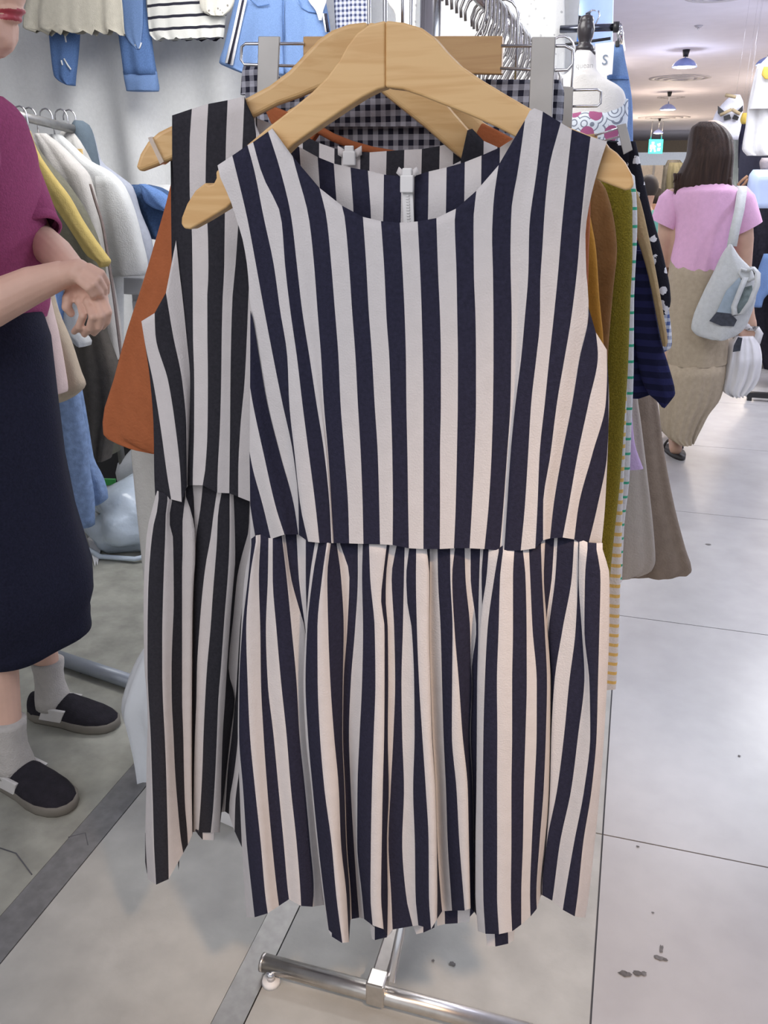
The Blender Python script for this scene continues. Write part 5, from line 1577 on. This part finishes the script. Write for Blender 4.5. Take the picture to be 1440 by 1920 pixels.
garment('black_dress', None, None, [(380, 1400, 1520), (440, 1398, 1520), (520, 1404, 1520), (600, 1404, 1520), (660, 1424, 1520), (690, 1432, 1520)], 5.7, DKR, parent=t, th=.12, folds=5, amp=.02)
garment('blue_sleeve', None, None, [(476, 1432, 1450), (510, 1420, 1452), (540, 1412, 1450), (560, 1410, 1432), (575, 1412, 1428)], 5.5, DENIML, parent=t, th=.04, folds=1, amp=.004, cap='both')
fa, fb = G(1400, 745, .02), G(1400, 745, .02)
MB().box((fa.x, fa.y, .02), (fa.x+.9, fa.y+.035, .05)).build('foot_bar', BLACKP, t, False)
MB().box((fa.x+.005, fa.y, 0), (fa.x+.03, fa.y+.035, .02)).build('foot_pad', BLACKP, t, False)
MB().tube([(fa.x+.25, fa.y+.02, .05), (fa.x+.25, fa.y+.02, 1.5)], .014, 10).build('post', BLACKP, t)
MB().tube([(fa.x-.05, fa.y+.02, 1.5), (fa.x+.8, fa.y+.02, 1.5)], .014, 10).build('rail', BLACKP, t)

def cord(o, x, y, Y):
    c = P(x, y, Y)
    MB().tube([c, Vector((c.x, c.y, 2.35))], .0006, 5).build('hanging_cord', CHROME, o)


for nm, x, y, Y in (('yellow_blouse', 1397, 216, 6.0), ('bikini_display', 1380, 180, 6.2), ('green_grey_top', 1384, 258, 6.4), ('black_patterned_top', 1396, 236, 6.3), ('white_dress_display', 1470, 98, 5.55), ('dark_skirt_display', 1440, 275, 5.85), ('clear_bag', 1450, 320, 5.2)):
    cord(bpy.data.objects[nm], x, y, Y)
for sx in (.1, .45):
    MB().box((.35+sx, 10.95, 0), (.39+sx, 11.0, 1.5)).build('stall_post', SHOPD, bpy.data.objects['dark_clothes_stall'], False)
c = G(1445, 725)
t = thing('cloth_sack', 'dim beige sack on the floor at the right edge behind the rack foot', 'sack', (c.x+.12, c.y+.62, 0))
lumpy('sack_body', (c.x+.14, c.y+.62, .15), (.17, .15, .21), cloth('sack_beige', (.40, .36, .30)), t, 8, .12)
MB().tube([(c.x+.14, c.y+.62, .33), (c.x+.14, c.y+.62, .38), (c.x+.16, c.y+.61, .41)], [.05, .02, .045], 12).build('tied_neck', MATS['sack_beige'], t)
# ============================================================ woman at the left, seen from the side
YL = 1.32
t = thing('person', 'woman in magenta top and dark navy skirt, holding her own wrist at the left', 'person', (G(60, 1470).x-.05, YL, 0))
PL = lambda x, y, d=0.0: P(x, y, YL+d)
mb = MB()
# head and neck: she looks to the right
hc = PL(-78, -20, .06)
mb.ball(hc+Vector((-.01, 0, .035)), (.098, .078, .105), 22, 14)
jaw = PL(-8, 66, .06)
tap(mb, [hc+Vector((.02, 0, -.045)), PL(-22, 50, .06), PL(6, 72, .06)], [.070, .050, .020], 14)
tap(mb, [PL(2, 10, .06), PL(16, -20, .06)], [.030, .030], 12)              # mouth region
mb.ball(PL(22, 20, .06), (.022, .026, .008), 12, 8)                         # upper lip
mb.ball(PL(18, 36, .06), (.021, .022, .008), 12, 8)                         # lower lip
tap(mb, [PL(14, -82, .06), PL(38, -34, .06)], [.010, .013], 10)           # nose
tap(mb, [PL(26, -14, .06), PL(28, 2, .06)], [.012, .014], 10)
for s in (-1, 1):
    mb.ball(PL(30, -32, .06)+Vector((-.006, s*.012, 0)), (.011, .009, .008), 10, 8)      # nostrils
    tap(mb, [hc+Vector((.078, s*.018, .034)), hc+Vector((.070, s*.050, .034))], [.010, .010], 10)   # brow
tap(mb, [PL(-95, 40, .06), PL(-95, 130, .05), PL(-100, 190, .04)], [.052, .050, .058], 16)   # neck
for s in (-1, 1):
    mb.ball(hc+Vector((-.012, s*.078, .0)), (.020, .010, .032), 10, 8)      # ears
# trunk
tap(mb, [PL(-100, 230, .03), PL(-60, 330, .03), PL(-60, 470, .03), PL(-60, 620, .03), PL(-60, 700, .03)], [.085, .105, .100, .090, .105], 18)
tap(mb, [PL(-105, 225, -.13), PL(-105, 225, .17)], [.050, .050], 12)
# near arm: shoulder, elbow, wrist
sh, el, wr = PL(-120, 245, -.15), PL(-105, 610, -.17), PL(112, 516, -.085)
tap(mb, [sh, el], [.045, .037], 16)
tap(mb, [el, PL(-20, 573, -.15), PL(60, 535, -.11), wr], [.037, .0375, .031, .0235], 18)
# far arm
sh2, el2, wr2 = PL(-45, 240, .17), PL(70, 455, .10), PL(140, 512, -.02)
tap(mb, [sh2, el2], [.045, .036], 16)
tap(mb, [PL(60, 440, .13), PL(105, 475, .05), wr2], [.036, .031, .024], 16)
# near hand lies over the far wrist
hd = -.085
k1 = PL(148, 508, -.080)
tap(mb, [wr, k1, PL(166, 514, -.070)], [.0215, .0200, .0150], 16)
tap(mb, [PL(140, 514, -.088), PL(160, 524, -.086)], [.0150, .0120], 12)
for (x, y, d), (x1_, y1_, d1), (x2, y2, d2), (x3, y3, d3) in (
        ((168, 501, -.076), (190, 512, -.074), (200, 530, -.056), (200, 548, -.034)),
        ((165, 511, -.085), (184, 523, -.086), (195, 540, -.072), (197, 556, -.050)),
        ((159, 521, -.091), (176, 533, -.094), (187, 548, -.082), (189, 560, -.062)),
        ((151, 528, -.094), (165, 540, -.098), (174, 552, -.090), (176, 560, -.074))):
    tap(mb, [PL(x, y, d), PL(x1_, y1_, d1), PL(x2, y2, d2), PL(x3, y3, d3)], [.0074, .0070, .0064, .0055], 10)
tap(mb, [PL(120, 524, -.075), PL(131, 540, -.062), PL(129, 552, -.045)], [.0115, .0092, .0075], 10)
# far hand hangs from the held wrist, loosely closed
tap(mb, [wr2, PL(150, 543, -.045), PL(163, 562, -.056)], [.0225, .0220, .0180], 16)
tap(mb, [PL(148, 556, -.055), PL(186, 560, -.062)], [.0150, .0150], 14)
FR = .93
FING = (((150, 566, -.072), (156, 592, -.088), (148, 612, -.082), (139, 622, -.064), .0084),
        ((166, 567, -.075), (174, 594, -.092), (168, 615, -.084), (158, 627, -.064), .0086),
        ((182, 565, -.072), (191, 592, -.086), (186, 613, -.079), (176, 625, -.060), .0082),
        ((195, 561, -.064), (204, 585, -.076), (201, 603, -.071), (192, 614, -.054), .0074))
for a, b, c, d, r in FING:
    tap(mb, [PL(*a), PL(*b), PL(*c), PL(*d)], [r*.9, r*.86, r*.8, r*.68], 10)
    mb.ball(PL(*a), r*1.12, 10, 8)
tap(mb, [PL(138, 545, -.055), PL(127, 560, -.076), PL(125, 576, -.080), PL(133, 587, -.074)], [.0125, .0098, .0090, .0074], 10)
# legs
f1, f2 = G(35, 1470), G(105, 1345)
tap(mb, [PL(-50, 700, .0), Vector((f1.x-.05, f1.y+.09, .48)), Vector((f1.x-.018, f1.y+.035, .31)), Vector((f1.x, f1.y+.003, .14)), Vector((f1.x+.003, f1.y, .05))], [.09, .050, .038, .027, .026], 16)
tap(mb, [PL(-40, 700, .10), Vector((f2.x-.02, f2.y+.0, .50)), Vector((f2.x-.005, f2.y, .30)), Vector((f2.x, f2.y, .11)), Vector((f2.x, f2.y, .05))], [.09, .050, .038, .027, .026], 16)
tap(mb, [Vector((f1.x, f1.y, .040)), Vector((f1.x+.07, f1.y-.015, .036))], [.026, .014], 12)
tap(mb, [Vector((f2.x, f2.y, .040)), Vector((f2.x+.07, f2.y-.002, .036))], [.026, .014], 12)
lipc = [PL(24, 24, .06), PL(20, 35, .06)]


def paint(c):
    for q in lipc:
        d = c-q
        if (d.x/.024)**2+(d.y/.026)**2+(d.z/.0060)**2 < 1:
            return 1
    return 0


remesh_body(mb, .0024, 'body', [SKIN, LIP], t, 3, paint)
# eye, on both sides of the nose
for s in (-1, 1):
    ey = MB().ball(hc+Vector((.072, s*.034, .012)), (.012, .013, .007), 14, 9).build('eye', WHITEP, t)
    MB().ball(hc+Vector((.0815, s*.034, .012)), (.004, .0055, .0055), 12, 8).build('iris', BLACKP, ey)
    MB().tube([hc+Vector((.088, s*.018, .036)), hc+Vector((.086, s*.036, .041)), hc+Vector((.074, s*.054, .036))], .0035, 8).build('eyebrow', BLACKP, t)
HAIR = mat('dark_brown_hair', (0.045, 0.026, 0.018), 0.45, 0, .4, 8, .5, 60, .5, stretch=(12, 12, 1))
mb = MB()
mb.ball(hc+Vector((-.03, 0, .055)), (.108, .094, .108), 24, 16)
tap(mb, [hc+Vector((-.085, 0, .03)), hc+Vector((-.12, 0, -.10)), hc+Vector((-.13, 0, -.26))], [.075, .07, .04], 16)
remesh_body(mb, .009, 'hair', [HAIR], t, 3)

MAG = cloth('magenta_top', (0.34, 0.072, 0.175), 0.12, 0.5, 320, vscale=200)
rows = [(178, -150, -14), (196, -200, 4), (220, -216, 16), (260, -220, 22), (320, -218, 32), (380, -214, 42), (440, -208, 50), (490, -200, 55), (540, -196, 58), (580, -194, 56), (604, -194, 50)]
garment('shirt', None, None, rows, YL+.03, MAG, parent=t, th=.145, folds=2, amp=.006, sub=4, seed=3)


def sleeve(a, b, r0, r1, lab='sleeve'):
    mb = MB()
    a, b = Vector(a), Vector(b)
    mb.tube([a-(b-a)*.10, a, a.lerp(b, .25), a.lerp(b, .7), b, b+(b-a).normalized()*.002], [r0*.55, r0*.92, r0, lerp(r0, r1, .6), r1, r1*.9], 24, cap='top')
    o = mb.build(lab, MAG, t)
    mb = MB()
    q = (b-a).normalized()
    mb.tube([b-q*.022, b-q*.020, b+q*.001, b+q*.002], [r1*.98, r1*1.05, r1*1.05, r1*.95], 24, cap=False)
    mb.build('cuff', MAG, o)


sleeve(sh+Vector((.005, .025, .018)), sh.lerp(el, .55), .080, .064)
sleeve(PL(-30, 250, .15), PL(72, 434, .085), .068, .044)
NAVYS = cloth('dark_navy_skirt', (0.014, 0.015, 0.032), 0.25, 0.5, 300, vscale=200)
rings = []
for z, cx_, cy_, a_ in ((.985, -1.205, 1.335, .106), (.98, -1.205, 1.335, .118), (.93, -1.210, 1.33, .134), (.80, -1.222, 1.32, .146), (.68, -1.236, 1.315, .158), (.56, -1.250, 1.31, .178),
                        (.47, -1.258, 1.31, .196), (.42, -1.262, 1.31, .206), (.385, -1.264, 1.31, .206), (.345, -1.264, 1.31, .192), (.315, -1.264, 1.31, .190), (.295, -1.264, 1.31, .190), (.290, -1.264, 1.31, .184)):
    fo = .008*(1.05-z)
    rings.append([Vector((cx_+a_*math.cos(2*PI*k/96)*(1+fo/a_*math.sin(7*2*PI*k/96+z)), cy_+a_*math.sin(2*PI*k/96)*(1+fo/a_*math.sin(7*2*PI*k/96+z)), z)) for k in range(96)])
mb = MB()
mb.loft(rings, 'top')
mb.build('skirt', NAVYS, t)
MB().tube([rings[r][82]+Vector((.0, -.001, 0)) for r in range(1, 9)], .0012, 5).build('seam', NAVYS, t)

# socks and slip on shoes
SOCK = cloth('grey_sock', (0.52, 0.49, 0.46), 0.06, 0.6, 300)
SHOE = cloth('black_canvas', (0.022, 0.020, 0.026), 0.2, 0.5, 300)
SOLE = mat('shoe_sole', (0.17, 0.155, 0.13), 0.7, 0, .1)
TAB = cloth('white_elastic', (0.62, 0.60, 0.58), 0.03)


def foot(o, yaw, ln, wd, sock_top, lean):
    """slip-on shoe and sock, toe towards yaw"""
    dx = Vector((math.cos(yaw), math.sin(yaw), 0))
    dy = Vector((-dx.y, dx.x, 0))
    o = Vector((o.x, o.y, 0))

    def outl(u):                     # half width along the foot, heel 0 .. toe 1
        return wd*(.62*math.sin(PI*min(1, max(0, .06+u*.60)))**.6 if u < .5 else 0)+0
    prof = [(0.0, .30), (.04, .62), (.12, .80), (.28, .82), (.45, .86), (.62, 1.0), (.76, 1.0), (.88, .84), (.95, .62), (1.0, .25)]
    heel = o-dx*ln*.28

    def ring(z, k, shift=0.0):
        pts = []
        for u, h in prof:
            pts.append(heel+dx*(ln*(u*k+(1-k)*.5)+shift)+dy*(wd*h*k)+Vector((0, 0, z)))
        for u, h in reversed(prof):
            pts.append(heel+dx*(ln*(u*k+(1-k)*.5)+shift)-dy*(wd*h*k)+Vector((0, 0, z)))
        return pts
    sh_ = MB().loft([ring(0, .97), ring(.006, 1.02), ring(.020, 1.02), ring(.024, .98)], True).build('sole', SOLE, None, origin=heel)
    # canvas upper: cross sections along the foot
    secs = [(.03, .55, .062), (.10, .76, .066), (.22, .78, .060), (.34, .80, .064), (.46, .86, .070), (.60, .95, .058), (.75, .96, .046), (.87, .80, .038), (.95, .56, .032), (.99, .2, .026)]
    rings = []
    for u, h, z in secs:
        c = heel+dx*(ln*u)
        rr = []
        for k in range(15):
            a = PI*k/14
            rr.append(c+dy*(wd*h*math.cos(a))+Vector((0, 0, .020+(z-.020)*math.sin(a)**.75)))
        rings.append(rr)
    up = MB().loft(rings, True, closed=False).build('upper', SHOE, None, origin=heel)
    tb = []
    for s in (-1, 1):
        m_ = MB()
        c = heel+dx*(ln*.36)+dy*(s*wd*.80)+Vector((0, 0, .034))
        m_.obox(c, dx*.030, dy*.004, Vector((dx.x*.008, dx.y*.008, .017)))
        tb.append(bevel(m_.build('elastic_tab', TAB, None, False, origin=heel), .002))
    an = o+Vector((0, 0, .0))
    m_ = MB()
    m_.tube([an+Vector((0, 0, .040)), an+Vector((0, 0, .065)), an+Vector((0, 0, .10)), an+Vector((0, .002, .13)), an+Vector((0, .004, sock_top-.012)), an+Vector((0, .005, sock_top)), an+Vector((0, .005, sock_top-.004))], [.042, .040, .034, .034, .037, .0375, .034], 24, cap='top')
    so = m_.build('sock', SOCK, None, origin=an)
    for ob in [sh_, up, so]+tb:
        w_ = ob.location.copy()
        ob.parent = t
        ob.location = w_-wloc(t)
    up.name = 'shoe_upper'
    sh_.name = 'shoe_sole'


foot(f1, math.radians(-14), .235, .046, .165, .01)
foot(f2, math.radians(2), .235, .044, .160, .01)

# ============================================================ woman in pink, walking away
YP = 3.98
cx = P(1312, 600, YP).x
t = thing('person', 'woman seen from behind in pink tee and long beige skirt, walking away', 'person', (cx, YP, 0))
Q = lambda x, y, d=0.0: P(x, y, YP+d)
mb = MB()
hd = Q(1330, 282)
mb.ball(hd, (.085, .100, .115), 18, 12)
tap(mb, [hd+Vector((0, 0, -.08)), Q(1325, 350)], [.055, .055], 14)
tap(mb, [hd+Vector((0, .09, -.02)), hd+Vector((0, .11, -.03))], [.018, .012], 8)
tap(mb, [Q(1320, 385), Q(1310, 430), Q(1305, 480), Q(1300, 530)], [.115, .11, .10, .115], 18)
tap(mb, [Q(1262, 378), Q(1382, 376)], [.055, .055], 14)
tap(mb, [Q(1258, 382), Q(1250, 440), Q(1240, 500, .08), Q(1244, 545, .16)], [.048, .040, .034, .026], 14)
tap(mb, [Q(1388, 382), Q(1394, 450), Q(1392, 520, .03), Q(1404, 592, .0)], [.048, .042, .036, .026], 14)
hb = Q(1406, 608)
tap(mb, [Q(1404, 592), hb, Q(1408, 622)], [.026, .030, .026], 12)
for i, (dx_, dz_) in enumerate(((-.024, -.075), (-.010, -.088), (.006, -.088), (.020, -.076))):
    tap(mb, [hb+Vector((dx_*.8, -.012, -.02)), hb+Vector((dx_, -.022, -.05)), hb+Vector((dx_, -.004, dz_))], [.0105, .0100, .0085], 8)
tap(mb, [hb+Vector((-.026, -.01, .0)), hb+Vector((-.040, -.03, -.03)), hb+Vector((-.032, -.032, -.055))], [.012, .011, .009], 8)
fo1, fo2 = G(1266, 838, .03), G(1252, 806, .03)
tap(mb, [Q(1285, 560), Q(1270, 700, -.02), Vector((fo1.x, fo1.y+.02, .12)), Vector((fo1.x, fo1.y+.03, .06)), Vector((fo1.x, fo1.y-.05, .035))], [.11, .065, .040, .036, .030], 14)
tap(mb, [Q(1325, 560), Q(1330, 690, .15), Vector((fo2.x+.03, fo2.y+.10, .14)), Vector((fo2.x+.01, fo2.y+.02, .07)), Vector((fo2.x, fo2.y-.03, .05))], [.11, .065, .040, .036, .030], 14)
remesh_body(mb, .009, 'body', [SKIN2], t, 3)
# hair
mb = MB()
rows = [(229, 1310, 1342), (240, 1296, 1360), (262, 1290, 1374), (290, 1287, 1376), (315, 1276, 1374), (335, 1266, 1373), (348, 1264, 1372), (358, 1280, 1368), (368, 1300, 1340), (376, 1312, 1326)]
HAIR2 = mat('brown_hair_back', (0.034, 0.018, 0.012), 0.55, 0, .45, 7, .6, 40, .25, stretch=(14, 14, 1))
garment_rows(rows, YP-.01, .115, 9, .006, n=64, sub=4).build('hair', HAIR2, t)
rs2 = random.Random(4)
mb = MB()
for k in range(70):
    x = rs2.uniform(1264, 1372)
    y0_ = rs2.uniform(325, 345)
    L_ = rs2.uniform(14, 34)
    d_ = -.10+.0006*abs(x-1318)
    mb.tube([Q(x, y0_, d_), Q(x+rs2.uniform(-3, 2), y0_+L_*.6, d_-.012), Q(x+rs2.uniform(-8, 4), y0_+L_, d_-.006)], [.007, .006, .0008], 5)
mb.build('hair_tips', HAIR2, t)['kind'] = 'stuff'
PINK = cloth('pink_tee', (0.72, 0.42, 0.60), 0.04, 0.3, 200)
rows = [(338, 1296, 1356), (346, 1280, 1372), (357, 1263, 1386), (380, 1256, 1390), (410, 1264, 1382), (440, 1264, 1374), (470, 1260, 1366), (490, 1257, 1358), (502, 1258, 1354)]
garment('shirt', None, None, rows, YP, PINK, parent=t, th=.16, folds=4, amp=.004, sub=4, seed=5, top=.6)
for a, b, r0, r1 in ((Q(1276, 366), Q(1245, 422), .078, .062), (Q(1372, 364), Q(1400, 430), .078, .066)):
    m_ = MB()
    m_.tube([a, a.lerp(b, .3), b], [r0*.8, r0, r1], 22, cap='top')
    m_.build('sleeve', PINK, t)
KHAKI = cloth('khaki_skirt', (0.42, 0.345, 0.25), 0.07)
rows = [(482, 1258, 1352), (520, 1252, 1356), (580, 1248, 1362), (640, 1246, 1365), (676, 1248, 1363)]
garment('skirt', None, None, rows, YP, KHAKI, parent=t, th=.165, folds=3, amp=.004, sub=4, top=.78)
rows = [(674, 1247, 1362), (700, 1240, 1360), (740, 1234, 1350), (770, 1236, 1328), (800, 1240, 1312), (814, 1262, 1304)]
garment('skirt_flounce', None, None, rows, YP+.01, KHAKI, parent=t, th=.20, folds=7, amp=.012, sub=4, seed=2, n=72, top=.86)
SANDAL = mat('black_sandal', (.025, .022, .022), .5)
for fo, yw, up_ in ((fo1, -.25, .0), (fo2, .2, .05)):
    dx = Vector((math.sin(yw), math.cos(yw), 0))
    sx = Vector((dx.y, -dx.x, 0))
    c = Vector((fo.x, fo.y, 0))
    rr = []
    for z in (.0+up_, .016+up_):
        rr.append([c+dx*(.11*math.cos(2*PI*k/20)-.01)+sx*(.042*math.sin(2*PI*k/20)*(1+.15*math.cos(2*PI*k/20)))+Vector((0, 0, z)) for k in range(20)])
    so = MB().loft(rr, True).build('sandal', SANDAL, t)
    m_ = MB().tube([c+dx*.03+sx*(.045*math.cos(PI*k/8))+Vector((0, 0, .014+up_+.052*math.sin(PI*k/8))) for k in range(9)], .006, 6)
    m_.build('sandal_strap', SANDAL, so)

# tote bag on her shoulder
TOTE = cloth('tote_canvas', (0.56, 0.57, 0.56), 0.06, 0.4, 200)
t = thing('tote_bag', 'pale grey canvas tote with a dark print hanging from the pink shirted shoulder', 'bag', P(1360, 635, YP-.2))
garment('bag_body', None, None, [(458, 1366, 1372), (480, 1352, 1386), (510, 1338, 1412), (550, 1318, 1418), (600, 1298, 1404), (615, 1296, 1396), (628, 1306, 1380), (635, 1330, 1362)], YP-.21, TOTE, parent=t, th=.05, folds=1, amp=.006, sub=4, cap='both')
ps = [Q(1372, 462, -.21), Q(1378, 430, -.20), Q(1386, 395, -.17), Q(1391, 360, -.10), Q(1390, 350, -.0), Q(1392, 362, .10)]
mb = MB()
mb.loft([[p+Vector((-.019, 0, 0)), p+Vector((.019, 0, 0)), p+Vector((.019, -.004, .003)), p+Vector((-.019, -.004, .003))] for p in ps], True)
mb.build('strap', TOTE, t)
hl = [Q(1398, 520, -.27), Q(1388, 545, -.28), Q(1376, 575, -.285), Q(1378, 592, -.29), Q(1392, 588, -.30), Q(1408, 565, -.30), Q(1420, 535, -.29), Q(1421, 512, -.27), Q(1410, 500, -.24)]
mb = MB()
mb.loft([[p+Vector((-.011, 0, 0)), p+Vector((.011, 0, 0)), p+Vector((.011, .004, 0)), p+Vector((-.011, .004, 0))] for p in hl], True)
mb.build('handle', TOTE, t)
mb = MB()
ring = [(1400, 508), (1412, 504), (1418, 512), (1416, 522), (1404, 526), (1392, 522), (1386, 512), (1390, 504)]
mb.tube([Q(x, y, -.26) for x, y in ring]+[Q(1400, 508, -.26)], .006, 6)
mb.build('bag_opening', TOTE, t)
pq_ = Plane((-1, YP-.268), (1, YP-.268))
PRN = [mat('print_dark', (.05, .055, .07), .8, 0, .3, 60), mat('print_blue', (.33, .40, .46), .8, 0, .12, 30), mat('print_teal', (.16, .20, .20), .8, 0, .4, 40)]
extrude_poly([(1330, 602), (1344, 585), (1370, 588), (1382, 600), (1376, 612), (1352, 611)], pq_, 0, .004, 'print_patch', PRN[0], t, 0)
extrude_poly([(1344, 585), (1362, 545), (1386, 520), (1392, 528), (1378, 560), (1370, 588)], pq_, 0, .004, 'print_patch', PRN[1], t, 0)
extrude_poly([(1392, 540), (1410, 535), (1412, 560), (1394, 585), (1382, 590), (1384, 565)], pq_, 0, .004, 'print_patch', PRN[2], t, 0)

# carrier bag in her hand
PLB = mat('white_carrier_film', (0.78, 0.76, 0.76), 0.35, 0, .05, 10, .5, 40, .5, emit=None)
t = thing('carrier_bag', 'white plastic carrier bag carried in the right hand of the pink shirted woman', 'bag', P(1385, 735, YP))
garment('bag_body', None, None, [(628, 1376, 1412), (645, 1362, 1424), (670, 1356, 1428), (700, 1350, 1424), (722, 1346, 1412), (730, 1352, 1402), (735, 1366, 1396)], YP+.0, PLB, parent=t, th=.11, folds=5, amp=.018, sub=4, cap='both')
for pts in ([(1382, 640), (1378, 612), (1386, 602), (1398, 608), (1404, 618)], [(1418, 645), (1424, 625), (1416, 612), (1408, 620)]):
    ps = [Q(x, y, -.03) for x, y in pts]
    mb = MB()
    mb.loft([[p+Vector((-.016, 0, 0)), p+Vector((.016, 0, 0)), p+Vector((.016, .004, 0)), p+Vector((-.016, .004, 0))] for p in ps], True)
    mb.build('handle', PLB, t)
extrude_poly([(1384, 632), (1392, 634), (1388, 658), (1374, 660), (1376, 648)], Plane((-1, YP-.135), (1, YP-.135)), 0, .004, 'dark_patch', PRN[0], t, 0)
